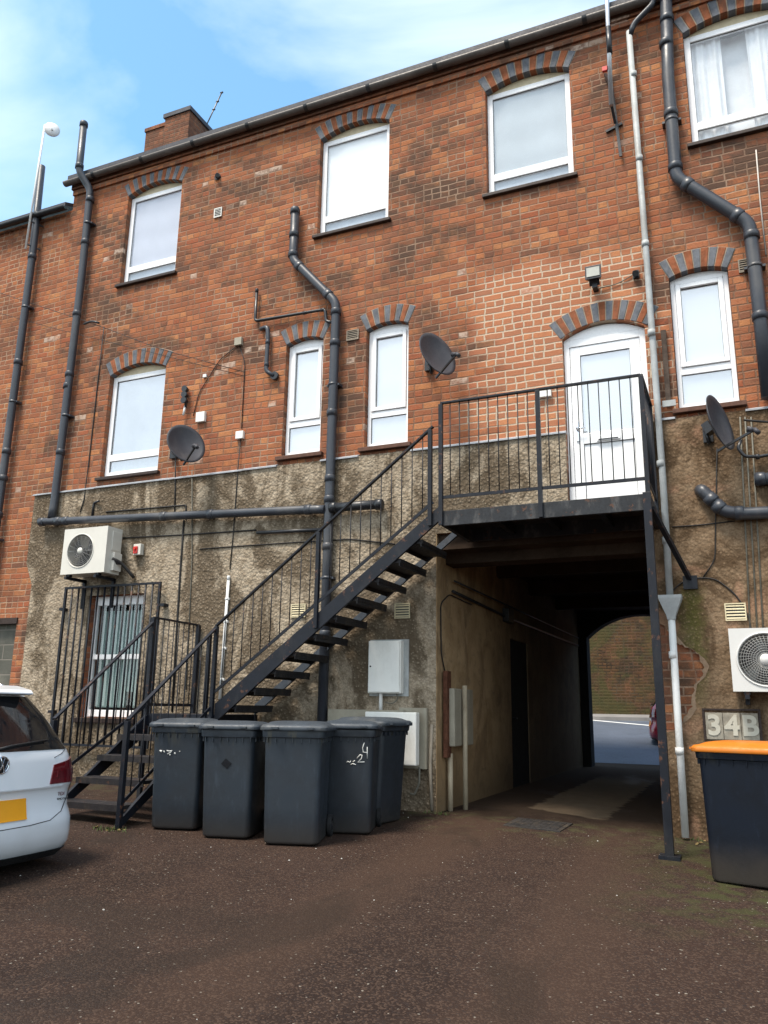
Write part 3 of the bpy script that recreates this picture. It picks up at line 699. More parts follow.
# back door
x0, x1, z0, z1, rise = DOOR; m = MB(); F = .07; a, b = .07, .14
m.box(x0+.004, x0+F, a, b, z0, z1); m.box(x1-F, x1-.004, a, b, z0, z1); m.box(x0+F, x1-F, a, b, z1-F-.02, z1)
m.plate([(x0+.004, z1+.001)]+arc_pts(x0+.004, x1-.004, z1+.001, rise-.012)[0][::-1][1:-1]+[(x1-.004, z1+.001)], [], (0, a+.004, 0), (1, 0, 0), (0, 0, 1), .05)
DR = part('door', m, 'upvc', BLD, bevel=.005, label='white half glazed back door')
m = MB(); i0, i1 = x0+F+.004, x1-F-.004; zb = z0+.02; zt_ = z1-F-.024; s_ = .115; mid = z0+.98
m.box(i0, i0+s_, a+.012, b-.01, zb, zt_); m.box(i1-s_, i1, a+.012, b-.01, zb, zt_); m.box(i0+s_, i1-s_, a+.012, b-.01, zb, zb+.13); m.box(i0+s_, i1-s_, a+.012, b-.01, zt_-s_, zt_); m.box(i0+s_, i1-s_, a+.012, b-.01, mid-.06, mid+.07)
m.box(i0+s_-.005, i1-s_+.005, a+.030, b-.02, zb+.10, mid-.05)
part('door_leaf', m, 'upvc', DR, bevel=.006)
m = MB(); m.box(i0+s_-.004, i1-s_+.004, a+.03, a+.04, mid+.06, zt_-s_+.004); part('pane', m, 'glass_hi', DR)
m = MB(); m.box(i0+s_-.004, i1-s_+.004, a+.052, a+.057, mid+.06, zt_-s_+.004); part('blind', m, 'net', DR)
m = MB(); q = .004
for (za, zc) in ((mid+.07, zt_-s_), (zb+.13, mid-.06)):
    xa, xb = i0+s_, i1-s_
    for bx in ((xa, xa+q, za, zc), (xb-q, xb, za, zc), (xa+q, xb-q, za, za+q), (xa+q, xb-q, zc-q, zc)): m.box(bx[0], bx[1], a+.020, a+.0265, bx[2], bx[3])
part('gasket', m, 'car_trim', DR)
m = MB(); m.box(i0+.035, i0+.065, a-.004, a+.011, z0+.96, z0+1.2); m.tube([(i0+.05, a-.005, z0+1.1), (i0+.05, a-.045, z0+1.1), (i0+.15, a-.045, z0+1.1)], .010, 8); part('handle', m, 'chrome', DR)
m = MB(); m.box(x0+.34, x0+.60, a-.008, a+.029, mid-.045, mid+.02); m.tube([(x0+.36, a-.014, mid-.03), (x0+.58, a-.014, mid-.03)], .006, 6, 1); part('letterbox', m, ['upvc', 'steel'], DR, bevel=.004)

# gutter
gt = MB(); zg = 9.80
def gutter(m, xa, xb, z, fall=0.0):
    n = 2; seg = 10; vs = []
    for i in range(2):
        x = (xa, xb)[i]
        for r in (.062, .056):
            for j in range(seg+1):
                t = math.pi*j/seg; vs.append((x, -.135-r*math.cos(t), z-r*math.sin(t)))
    k = seg+1; fs = []
    for j in range(seg): fs += [(j, j+1, 2*k+j+1, 2*k+j), (k+j+1, k+j, 3*k+j, 3*k+j+1)]
    fs += [(0, 2*k, 3*k, k), (k-1, 2*k-1, 4*k-1, 3*k-1)]
    m._add(vs, fs, 0, True)
gutter(gt, XL-.1, XR, zg)
x = XL-.1
G_ = part('gutter', gt, 'gutter', BLD)
x = XL+.55; xs_ = []
while x < XR: xs_.append(x); x += 1.02
for x in xs_: j = MB(); gutter_r = [(x-.03+.06*i, -.135-.069*math.cos(math.pi*t/10), zg-.069*math.sin(math.pi*t/10)) for i in (0, 1) for t in range(11)]; j._add(gutter_r, [(t, t+1, 11+t+1, 11+t) for t in range(10)], 0, True); part('gutter_joint', j, 'bpipe', G_)
# chimneys on the roof
ch = MB(); ch.box(-9.40, -8.82, 1.5, 2.45, 10.3, 12.16); ch1 = part('chimney', ch, 'brick_ch', ROOF)
ch = MB(); ch.box(-9.43, -8.79, 1.47, 2.48, 12.163, 12.25); part('chimney_cap', ch, 'slate', ch1) if False else part('chimney_cap', ch, 'slate', ROOF)
ch = MB(); ch.box(-9.90, -9.404, 1.55, 2.30, 10.3, 12.04); ch.box(-9.92, -9.404, 1.53, 2.32, 12.043, 12.12); part('chimney', ch, 'brick_ch', ROOF)

# ---------------------------------------------------------------- lower neighbour building on the left
NB_ = thing('brick_building', 'lower red brick building adjoining on the left with a blocked up opening', 'building', (-12.5, 0, 0))
m = MB(); bx0, bx1, bz0, bz1 = -11.6, -10.04, -.3, 2.30
m.plate([(-17, -.6), (XL-.003, -.6), (XL-.003, 9.35), (-17, 9.35)], [[(bx0, bz0), (bx1, bz0), (bx1, bz1), (bx0, bz1)]], (0, .012, 0), (1, 0, 0), (0, 0, 1), .3)
part('brick_wall', m, 'brick_l', NB_)
m = MB(); m.box(-11.62, -10.02, -.012, .2, bz1-.02, bz1+.07); part('lintel', m, 'sill', NB_)
blk = N('grey blockwork wall', .95); X, Y, Z = blk.sep(blk.pos)[:3]
rw = blk.math('FLOOR', blk.math('DIVIDE', blk.add(Z, 5.0), .225)); fv = blk.math('FRACT', blk.math('DIVIDE', blk.add(Z, 5.0), .225)); fu = blk.math('FRACT', blk.add(blk.math('DIVIDE', X, .45), blk.mul(rw, .5)))
dd_ = blk.math('MINIMUM', blk.mul(blk.math('MINIMUM', fu, blk.sub(1.0, fu)), .45), blk.mul(blk.math('MINIMUM', fv, blk.sub(1.0, fv)), .225))
fc = blk.step(dd_, .004, .009); nn = blk.noise(blk.pos, 20, 4); blk.base(blk.mix(fc, (.22, .20, .17), blk.mix(blk.step(blk.noise(blk.pos, 2, 4), .4, .6), (.15, .145, .12), (.10, .10, .085)))); blk.bump(blk.add(fc, nn), .5, .008)
M['block'] = blk.m
m = MB(); m.box(bx0+.002, bx1-.002, .10, .25, bz0, bz1); part('blocked_opening', m, 'block', NB_)
m = MB(); m.hexa([(-17, -.12, 9.37), (XL-.06, -.12, 9.37), (XL-.06, 4, 11.2), (-17, 4, 11.2), (-17, -.12, 9.44), (XL-.06, -.12, 9.44), (XL-.06, 4, 11.27), (-17, 4, 11.27)]); part('roof', m, 'slate', NB_)
m = MB(); gutter(m, -17, XL-.02, 9.34); part('gutter', m, 'bpipe', NB_)

# ---------------------------------------------------------------- metal staircase
def gy(x, y): return gz(x, y)
YP = -.98                                  # outer edge of platform and stairs
PX0, PX1, PZ = -2.86, -.69, 3.21
ST = thing('metal_staircase', 'blue black metal fire escape stairs climbing past a landing to the back door platform', 'staircase', (-5.67, -2.35, gz(-5.67, -2.35)))
def sp_(name, mb, mat='steel', **k): return part(name, mb, mat, ST, **k)
m = MB()   # platform: fascia channels and deck
m.box(PX0, PX1, YP, YP+.05, PZ-.165, PZ); m.box(PX1-.05, PX1, YP+.05, -.04, PZ-.165, PZ); m.box(PX0, PX0+.05, YP+.05, -.04, PZ-.165, PZ); m.box(PX0+.05, PX1-.05, -.09, -.04, PZ-.165, PZ)
PF = sp_('platform_frame', m, 'steel_rust', bevel=.003)
m = MB(); m.box(PX0+.052, PX1-.052, YP+.052, -.092, PZ-.012, PZ-.002); part('deck_plate', m, 'tread', PF)
for x in (-2.3, -1.77, -1.2):
    m = MB(); m.box(x-.03, x+.03, YP+.052, -.092, PZ-.12, PZ-.014); part('joist', m, 'steel', PF)
def post(x, y, z0, z1, w=.05, mat='steel', name='post'):
    m = MB(); m.box(x-w/2, x+w/2, y-w/2, y+w/2, z0, z1); return sp_(name, m, mat, bevel=.003)
post(PX1-.03, YP-.03, gz(PX1, YP)-.02, PZ-.0, .075, name='support_post')
m = MB(); m.box(PX1-.12, PX1+.06, YP-.12, YP+.06, gz(PX1, YP)-.02, gz(PX1, YP)+.025); sp_('base_plate', m, 'steel')
m = MB(); m.bar((PX1+.0, YP+.05, PZ-.14), (-.43, -.05, 2.48), .045, .045); m.box(-.50, -.36, -.075, -.036, 2.38, 2.52); sp_('brace', m)
ZR = 4.45
def rail_panel(p, q, zr_p, zr_q, zb_p, zb_q, n, name='railing', r=.006, top=.045, bot=.035):
    """top rail, bottom rail and upright bars between two plan points"""
    p, q = Vector((*p, 0)), Vector((*q, 0)); m = MB()
    m.bar((p.x, p.y, zr_p), (q.x, q.y, zr_q), top, .022)
    o = sp_('handrail', m, bevel=.002)
    m = MB(); m.bar((p.x, p.y, zb_p), (q.x, q.y, zb_q), .012, bot); sp_('bottom_rail', m)
    for i in range(1, n):
        t = i/n; a = p.lerp(q, t); m = MB()
        m.tube([(a.x, a.y, zb_p+(zb_q-zb_p)*t), (a.x, a.y, zr_p+(zr_q-zr_p)*t-.008)], r, 6); sp_('baluster', m)
# platform railings
post(PX0, YP-.01, PZ-.16, ZR-.012, .045); post(-1.77, YP-.01, PZ-.16, ZR-.012, .045); post(PX1-.02, YP-.01, PZ-.02, ZR-.012, .045); post(PX1-.02, -.09, PZ-.16, ZR-.012, .04)
rail_panel((PX0, YP-.01), (-1.77, YP-.01), ZR, ZR, 3.36, 3.36, 10); rail_panel((-1.77, YP-.01), (PX1-.02, YP-.01), ZR+.001, ZR+.001, 3.36, 3.36, 10)
rail_panel((PX1-.02, YP-.01), (PX1-.02, -.045), ZR+.002, ZR+.002, 3.36, 3.36, 8)
# upper flight
SX0, SX1 = -5.67, -2.90; LZ = 1.02                      # landing level
NR = 11; rise = (PZ-LZ)/NR; go = (SX1-SX0+.02)/NR; sl = rise/go
def zst(x): return LZ+rise*.62+(x-SX0)*sl                 # stringer top edge height
for y0, y1 in ((YP, YP+.035), (-.13, -.095)):
    m = MB(); hh = .225
    a0, a1 = SX0+.02, SX1+.04
    A = [(a0, zst(a0)-hh), (a1, zst(a1)-hh), (a1, min(zst(a1), PZ+.01)), (a1-.10, PZ+.005), (a0, zst(a0)-.02)]
    A = [(a0, zst(a0)-hh-.02), (a1, zst(a1)-hh), (a1, zst(a1)-.06), (a0, zst(a0)-.02)]
    if y0 > -.5: A[0] = (a0, zst(a0)-.15); A[1] = (a1, zst(a1)-.15)
    m.hexa([(A[i][0], y1, A[i][1]) for i in range(4)]+[(A[i][0], y0, A[i][1]) for i in range(4)]); sp_('stringer', m, 'steel' if y0 < -.5 else 'steel_lit', bevel=.003)
for i in range(1, NR):
    x = SX0+go*(i-1)+.02; z = LZ+rise*i-.085
    m = MB(); m.box(x, x+go+.02, YP+.037, -.132, z-.05, z-.004); m.box(x, x+.012, YP+.037, -.132, z-.095, z-.0502); m.box(x+go, x+go+.012, YP+.037, -.132, z-.085, z-.0502); sp_('tread', m, 'tread')
def zh(x): return zst(x)-.02+.93
HX0, HX1 = -5.69, -2.95
rail_panel((HX0, YP-.01), (HX1, YP-.01), zh(HX0), zh(HX1), zh(HX0)-.79, zh(HX1)-.87, 22)
for x in (-5.68, -4.35, -2.985): post(x, YP-.012, zst(x)-.20, zh(x)-.012, .045)
# rear side handrail fixed to the wall side
m = MB(); m.bar((HX0, -.10, zh(HX0)-.02), (-4.9, -.10, zh(-4.9)-.02), .03, .02)
# landing
LX0, LX1 = -6.63, -5.66
m = MB(); m.box(LX0, LX1, YP, YP+.04, LZ-.15, LZ-.003); m.box(LX0, LX0+.04, YP+.04, -.06, LZ-.15, LZ-.003); m.box(LX0+.04, LX1, -.10, -.06, LZ-.15, LZ-.003); m.box(LX1-.04, LX1, YP+.04, -.10, LZ-.15, LZ-.003)
LF = sp_('landing_frame', m, bevel=.003)
m = MB(); m.box(LX0+.042, LX1-.042, YP+.042, -.102, LZ-.012, LZ-.002); part('deck_plate', m, 'tread', LF)
post(LX0+.02, -.09, gz(LX0, 0)-.02, LZ+1.14); post(LX0+.0, YP, gz(LX0, YP)-.02, LZ+1.15, .05); post(LX1-.12, YP-.0, LZ-.14, zh(-5.69)-.09, .045); post(LX1, -.09, gz(LX1, 0)-.02, LZ-.004)
rail_panel((LX0, YP), (LX0, -.07), LZ+1.15, LZ+1.14, LZ+.10, LZ+.10, 9)
# lower flight, coming down away from the wall
FY = -2.40; gf = gz(-6.1, FY); nr = 5; r2 = (LZ-gf)/nr; g2 = (YP-FY)/nr; s2 = r2/g2
def zs2(y): return LZ-.05-(YP-y)*s2
for x0 in (LX0, LX1-.035):
    m = MB(); x1 = x0+.035; ya, yb = FY+.02, YP+.0
    m.hexa([(x0, ya, gf+.005), (x1, ya, gf+.005), (x1, yb, LZ-.24), (x0, yb, LZ-.24), (x0, ya, zs2(ya)+.12), (x1, ya, zs2(ya)+.12), (x1, yb, LZ-.005), (x0, yb, LZ-.005)]); sp_('stringer', m)
for i in range(1, nr):
    y = FY+g2*(i-1)+.05; z = gf+r2*i-.02
    m = MB(); m.box(LX0+.037, LX1-.037, y, y+g2-.02, z-.035, z); m.box(LX0+.037, LX1-.037, y, y+.014, z-.06, z-.0352); sp_('tread', m, 'tread')
for x in (LX0, LX1):
    zb = gz(x, FY); post(x, FY-.02, zb-.02, .95 if x < -6 else .96, .05)
rail_panel((LX0, FY-.02), (LX0, YP), .96, 2.12, .32, 1.12, 11)
rail_panel((LX1, FY-.02), (LX1-.03, YP-.02), .97, 2.01, .17, 1.10, 11)

# window security grille (bars over the barred window)
GR = thing('window_grille', 'blue black bar grille over the ground floor window below the ivory fan unit', 'window grille', (-8.1, -.12, .5))
m = MB(); gx0, gx1, gz0, gz1 = -9.0, -7.26, .55, 2.77
m.box(gx0, gx0+.035, -.14, -.11, gz0, gz1); m.box(gx1-.035, gx1, -.14, -.11, gz0, gz1); m.box(gx0+.036, gx1-.036, -.14, -.11, gz1-.03, gz1); m.box(gx0+.036, gx1-.036, -.14, -.11, gz0, gz0+.03); part('frame', m, 'steel', GR)
n = 14
for i in range(1, n):
    x = gx0+.02+(gx1-gx0-.04)*i/n; m = MB(); m.tube([(x, -.125, gz0+.03), (x, -.125, gz1-.03)], .0135, 8); part('bar', m, 'steel', GR)
for x, z in ((gx0-.02, 1.0), (gx0-.02, 2.45), (gx1+.03, 2.45), (gx1+.03, .9)):
    m = MB(); m.box(x-.05, x+.02, -.135, -.03, z-.02, z+.02) if x < -8 else m.box(x-.03, x+.05, -.135, -.03, z-.02, z+.02); part('lug', m, 'steel', GR)

# ---------------------------------------------------------------- pipes
def pipe(name, lab, cat, pts, r, mat, joints=(), seg=16, bend=.10, group=None, clips=(), wall=-.004):
    pts = [Vector(p) for p in pts]; t = thing(name, lab, cat, pts[-1], group=group)
    m = MB(); sp2 = smooth_path(pts, bend) if len(pts) > 2 else pts; m.tube(sp2, r, seg); part('pipe', m, mat, t)
    for p, d in joints:
        p = Vector(p); d = Vector(d).normalized(); m = MB(); h = .045 if r > .03 else .03
        m.tube([p-d*h, p-d*h*.98, p+d*h*.6, p+d*h], r, seg, rad=[r*1.02, r*1.16, r*1.16, r*1.02]); part('collar', m, mat, t)
    for p in clips:
        p = Vector(p); m = MB(); m.box(p.x-r*1.5, p.x+r*1.5, p.y-.004, wall, p.z-.014, p.z+.014); m.tube([(p.x, p.y, p.z-.018), (p.x, p.y, p.z+.018)], r*1.07, seg); part('bracket', m, mat, t)
    return t
V = (0, 0, 1); H = (1, 0, 0); Yp_ = -.10
pipe('soil_pipe', 'thick grey vertical soil pipe nearest the left edge with white dish mast beside it', 'pipe', [(-10.66, Yp_, 10.35), (-10.60, Yp_, 8.7), (-10.61, Yp_, 4.45), (-10.60, Yp_, gz(-10, 0))], .062, 'gpipe', [((-10.60, Yp_, z), V) for z in (9.35, 8.55, 6.6, 5.05, 4.6, 4.0, 2.6)], clips=[(-10.60, Yp_, z) for z in (7.6, 5.9, 3.6)])
pipe('waste_pipe', 'short black branch pipe joining the leftmost soil pipe', 'pipe', [(-12.2, -.09, 4.75), (-11.0, -.09, 4.72), (-10.66, Yp_, 4.66)], .05, 'bpipe', [((-10.95, -.09, 4.72), H)])
pipe('soil_pipe', 'grey soil pipe rising past the eaves beside the two left windows', 'pipe', [(-9.62, -.24, 10.83), (-9.60, -.24, 9.86), (-9.44, -.10, 9.55), (-9.41, -.10, 8.0), (-9.44, -.10, 4.1), (-9.44, -.12, 3.84)], .06, 'gpipe', [((-9.615, -.24, 10.78), V), ((-9.60, -.24, 9.95), V), ((-9.42, -.10, 9.35), V), ((-9.42, -.10, 8.55), V), ((-9.42, -.10, 7.25), V), ((-9.43, -.10, 6.2), V), ((-9.44, -.10, 6.0), V), ((-9.43, -.10, 4.9), V)], clips=[(-9.41, -.10, z) for z in (8.9, 5.5)])
pipe('waste_pipe', 'long grey horizontal drain pipe across the render feeding the middle stack', 'pipe', [(-9.66, -.13, 3.81), (-9.4, -.13, 3.79), (-4.95, -.13, 3.60), (-4.74, -.13, 3.585)], .058, 'gpipe', [((x, -.13, 3.79-(x+9.4)*.0427), (1, 0, -.04)) for x in (-9.60, -9.28, -9.12, -7.3, -6.5, -4.98)])
pipe('waste_pipe', 'black capped horizontal pipe stub passing behind the stair rail right of the stack', 'pipe', [(-4.66, -.13, 3.60), (-3.96, -.13, 3.585)], .060, 'bpipe', [((-3.98, -.13, 3.585), H), ((-4.62, -.13, 3.60), H)])
pipe('waste_pipe', 'thin black pipe just below the horizontal drain pipe', 'pipe', [(-5.78, -.08, 3.365), (-4.80, -.08, 3.335)], .024, 'bpipe', [])
P3 = pipe('soil_pipe', 'grey soil stack with a diagonal offset between the two narrow windows', 'pipe', [(-5.41, -.10, 8.15), (-5.41, -.10, 7.32), (-4.69, -.10, 6.50), (-4.70, -.10, 3.6), (-4.70, -.10, gz(-4.7, 0))], .062, 'gpipe',
     [((-5.41, -.10, 8.10), V), ((-5.41, -.10, 7.72), V), ((-5.41, -.10, 7.40), V), ((-5.30, -.10, 7.19), (.72, 0, -.8)), ((-4.82, -.10, 6.65), (.72, 0, -.8)), ((-4.69, -.10, 6.36), V), ((-4.69, -.10, 5.9), V), ((-4.70, -.10, 4.9), V), ((-4.70, -.10, 4.0), V), ((-4.70, -.10, 3.72), V), ((-4.70, -.10, 3.1), V), ((-4.70, -.10, 2.0), V)], clips=[(-4.70, -.10, 5.3), (-4.70, -.10, 2.7)])
pipe('waste_pipe', 'thin black angled waste pipe running along above the left narrow window', 'pipe', [(-6.02, -.055, 7.0), (-6.02, -.055, 6.50), (-4.88, -.055, 6.46), (-4.86, -.055, 6.27), (-4.76, -.06, 6.24)], .022, 'bpipe', [((-6.02, -.055, 6.98), V), ((-5.2, -.055, 6.47), H), ((-4.92, -.055, 6.46), H)], bend=.05)
pipe('waste_pipe', 'small black swan neck pipe on the brick left of the narrow windows', 'pipe', [(-5.93, -.03, 6.37), (-5.80, -.06, 6.37), (-5.78, -.065, 6.2), (-5.78, -.07, 5.68), (-5.66, -.05, 5.60)], .030, 'gpipe', [((-5.78, -.065, 6.12), V), ((-5.78, -.065, 5.78), V)], bend=.06)
m = MB(); m.tube([(-5.65, -.02, 5.60), (-5.65, -.065, 5.60)], .058, 16)
tag(m.build('pipe_outlet', 'bpipe'), 'round black pipe outlet at the foot of the small swan neck pipe', 'pipe outlet')
# painted rainwater downpipe at the passage corner, with hopper
DP = thing('downpipe', 'pale grey painted rainwater downpipe running full height beside the platform', 'downpipe', (-.65, -.12, gz(-.65, 0)))
m = MB(); m.tube([(-.665, -.085, 9.45), (-.64, -.085, 6.3), (-.625, -.12, 3.6), (-.635, -.12, 2.30)], .036, 14); part('pipe', m, 'galv', DP)
m = MB(); m.tube(smooth_path([(-.35, -.135, 9.80), (-.36, -.135, 9.70), (-.60, -.10, 9.53), (-.665, -.085, 9.38)], .06), .036, 12); part('swan_neck', m, 'gpipe', DP)
m = MB(); m.tube([(-.635, -.12, 2.06), (-.645, -.12, gz(-.65, 0)+.02)], .036, 14); part('pipe', m, 'wpipe', DP)
m = MB(); hx, hy = -.635, -.12
def ringb(w, d, z): return [(hx-w, hy-d, z), (hx+w, hy-d, z), (hx+w, hy+min(d, .08), z), (hx-w, hy+min(d, .08), z)]
rs = [ringb(.038, .038, 2.06), ringb(.045, .045, 2.10), ringb(.115, .09, 2.28), ringb(.118, .092, 2.31), ringb(.105, .078, 2.311), ringb(.04, .03, 2.12)]
m._add([p for r in rs for p in r], [(i*4+j, i*4+(j+1) % 4, i*4+4+(j+1) % 4, i*4+4+j) for i in range(5) for j in range(4)]+[(20, 21, 22, 23)]); part('hopper', m, 'galv', DP)
for z in (8.8, 7.6, 6.45, 5.3, 3.75, 2.9, 1.7, .75):
    y = -.085 if z > 6.3 else -.12; mt = 'galv' if z > 2.2 else 'wpipe'; m = MB(); m.tube([(-.645 if z < 2 else -.635-.008*(z-3)/4, y, z-.035), (-.645 if z < 2 else -.635-.008*(z-3)/4, y, z+.035)], .042, 14); part('collar', m, mt, DP)
pipe('soil_pipe', 'large dark grey soil pipe with a long diagonal offset at the top right', 'pipe', [(-.20, -.10, 9.78), (-.25, -.10, 8.6), (-.25, -.10, 7.22), (.47, -.10, 6.44), (.48, -.10, 5.5), (.48, -.10, 4.36)], .072, 'gpipe',
     [((-.21, -.10, 9.45), V), ((-.24, -.10, 9.1), V), ((-.25, -.10, 8.1), V), ((-.25, -.10, 7.36), V), ((-.13, -.10, 7.09), (.72, 0, -.78)), ((.36, -.10, 6.56), (.72, 0, -.78)), ((.48, -.10, 6.28), V), ((.48, -.10, 5.3), V)], clips=[(-.25, -.10, 8.0), (.48, -.10, 5.9)])
pipe('waste_pipe', 'fat dark grey elbowed waste pipe emerging from the right render below the dish', 'pipe', [(-.26, -.03, 3.44), (-.24, -.10, 3.42), (-.05, -.12, 3.17), (.14, -.12, 3.13), (2.2, -.12, 3.06)], .065, 'gpipe', [((-.09, -.12, 3.22), (.7, 0, -.8)), ((.10, -.12, 3.14), H), ((-.16, -.12, 3.31), (.7, 0, -.8))], bend=.07)
pipe('waste_pipe', 'capped dark grey pipe end at the right edge above the elbowed waste pipe', 'pipe', [(.27, -.10, 3.49), (1.5, -.10, 3.46)], .062, 'gpipe', [((.33, -.10, 3.488), H)])
pipe('conduit', 'white plastic conduit with round top standing on the render left of the stairs', 'conduit', [(-6.20, -.06, 2.80), (-6.22, -.06, 1.2)], .020, 'wpipe', [((-6.20, -.06, 2.78), V)], clips=[(-6.205, -.06, z) for z in (2.5, 2.2, 1.85, 1.45)], wall=-.036)

# aerial mast by the eaves
AE = thing('aerial_mast', 'aluminium aerial mast on a black wall bracket beside the eaves', 'aerial mast', (-.93, -.16, 8.3))
m = MB(); m.tube([(-.88, -.20, 10.9), (-.92, -.20, 8.35)], .028, 12); part('pole', m, 'alu', AE)
m = MB(); m.tube([(-.90, -.20, 9.5), (-.90, -.20, 9.1)], .034, 12); part('clamp', m, 'bpipe', AE)
m = MB(); m.bar((-.99, -.02, 8.98), (-.92, -.19, 8.68), .03, .03); m.bar((-.93, -.05, 8.98), (-.86, -.05, 7.72), .035, .02); m.bar((-1.02, -.02, 8.14), (-.82, -.02, 8.20), .03, .03); m.bar((-.90, -.05, 8.2), (-.92, -.20, 8.4), .03, .03); part('bracket', m, 'bpipe', AE)
m = MB(); m.box(-1.0, -.94, -.23, -.19, 8.86, 8.92); part('clip', m, 'red_p', AE)
# thin mast with small white dish on the left
LM = thing('aerial_mast', 'slim white pole carrying a small round white dish at the left edge', 'aerial mast', (-10.98, -.22, 8.6))
pt, pb = W(45, 125, -.22), W(25.5, 249, -.22)
m = MB(); m.tube([pt, pb], .018, 10); part('pole', m, 'wpipe', LM)
for f in (.78, .96):
    p = pt.lerp(pb, f); m = MB(); m.bar(p, (p.x+.1, -.01, p.z-.02), .02, .02); part('bracket', m, 'bpipe', LM)
m = MB(); c_ = W(52, 131, -.30); ax = Vector((.70, -.62, -.05)).normalized(); m.lathe([(.0, .03), (.05, .026), (.10, .0), (.125, -.03), (.13, -.032), (.13, -.045), (.0, -.03)], c_, -ax, 24); m.tube([c_-ax*.02, c_+ax*.07], .016, 8); m.tube([pt, c_+ax*(-.03)], .014, 6); part('dish', m, 'dish_w', LM)
# roof antenna behind the chimney
m = MB(); p, q = W(222, 92, 2.6), W(207, 124, 2.6); m.tube([p, q, q+(q-p)*.4], .014, 6)
for f in (0.02, .3, .55): a = p.lerp(q, f); m.tube([a-Vector((.03, 0, 0)), a+Vector((.03, 0, 0))], .02, 6)
tag(m.build('antenna', 'bpipe'), 'thin dark antenna rod leaning above the roof right of the chimney', 'antenna')

# ---------------------------------------------------------------- satellite dishes
def sat_dish(lab, c, aim, w, h, wallpt, mats='dish'):
    c = Vector(c); t = thing('satellite_dish', lab, 'satellite dish', wallpt, group='satellite dishes on the rear wall')
    f = Vector(aim).normalized(); r = Vector((0, 0, 1)).cross(f).normalized(); u = f.cross(r)
    m = MB(); pts = []; nr_, ns = 7, 40
    for side in (0, 1):
        for i in range(nr_+1):
            k = i/nr_
            for j in range(ns):
                a = 2*math.pi*j/ns; p = c+r*(math.cos(a)*k*w/2)+u*(math.sin(a)*k*h/2)+f*(k*k*.075-(.010 if side else 0)); pts.append(p)
    n1 = (nr_+1)*ns; fs = []
    for i in range(nr_):
        for j in range(ns):
            a_, b_, c2, d2 = i*ns+j, i*ns+(j+1) % ns, (i+1)*ns+(j+1) % ns, (i+1)*ns+j
            fs.append((a_, d2, c2, b_)); fs.append((n1+a_, n1+b_, n1+c2, n1+d2))
    for j in range(ns): fs.append((nr_*ns+j, n1+nr_*ns+j, n1+nr_*ns+(j+1) % ns, nr_*ns+(j+1) % ns))
    m._add(pts, fs, 0, True); part('reflector', m, mats, t)
    lnb = c+f*.36-u*(h*.36); bot = c-u*(h*.46)+f*.05
    m = MB(); m.bar(bot-f*.10, lnb-f*.02, .022, .022); part('arm', m, 'bpipe', t)
    m = MB(); m.tube([lnb+u*.00, lnb-f*.06+u*.035], .028, 12, rad=[.022, .034]); m.tube([lnb+f*.03-u*.05, lnb+u*.01], .024, 10); part('receiver', m, 'dish', t)
    m = MB(); m.box(-.001, .001, 0, .001, 0, .001); m = MB()
    m.bar(c-f*.02, c-f*.10-u*.02, .10, .12); wp = Vector(wallpt); k_ = c-f*.10-u*.06
    m.tube([k_+u*.08, k_-u*.12], .02, 10); m.tube([k_-u*.08, Vector((wp.x, -.06, wp.z-.06))], .018, 10); m.box(wp.x-.05, wp.x+.05, -.06, wp.y, wp.z-.14, wp.z+.06)
    part('bracket', m, 'bpipe', t)
    return t
AIM = (.86, -.48, .30)
sat_dish('dark satellite dish on the brick beside the lower left window', W(184, 446, -.42), AIM, .56, .60, (-7.30, -.001, 4.72))
sat_dish('dark satellite dish on the brick right of the two narrow windows', W(434, 357, -.42), AIM, .56, .62, (-3.36, -.001, 5.45))
sat_dish('dark satellite dish seen nearly edge on, on the right render', W(714, 425, -.40), (.93, -.36, .20), .56, .62, (-.14, -.039, 4.10))
m = MB(); m.tube(smooth_path([(.22, -.30, 4.08), (.45, -.2, 4.06), (.9, -.06, 4.05)], .1), .012, 6); tag(m.build('cable', 'cable'), 'black cable from the edge on dish receiver to the right', 'cable')
m = MB(); m.tube(smooth_path([(.18, -.1, 3.93), (.14, -.12, 3.84), (.20, -.12, 3.74), (.34, -.1, 3.73), (.6, -.08, 3.76)], .03), .018, 8); m.tube([(.30, -.1, 3.73), (.34, -.1, 3.73)], .03, 8); tag(m.build('waste_pipe', 'bpipe'), 'small black hooked pipe by the right edge below the edge on dish', 'pipe')

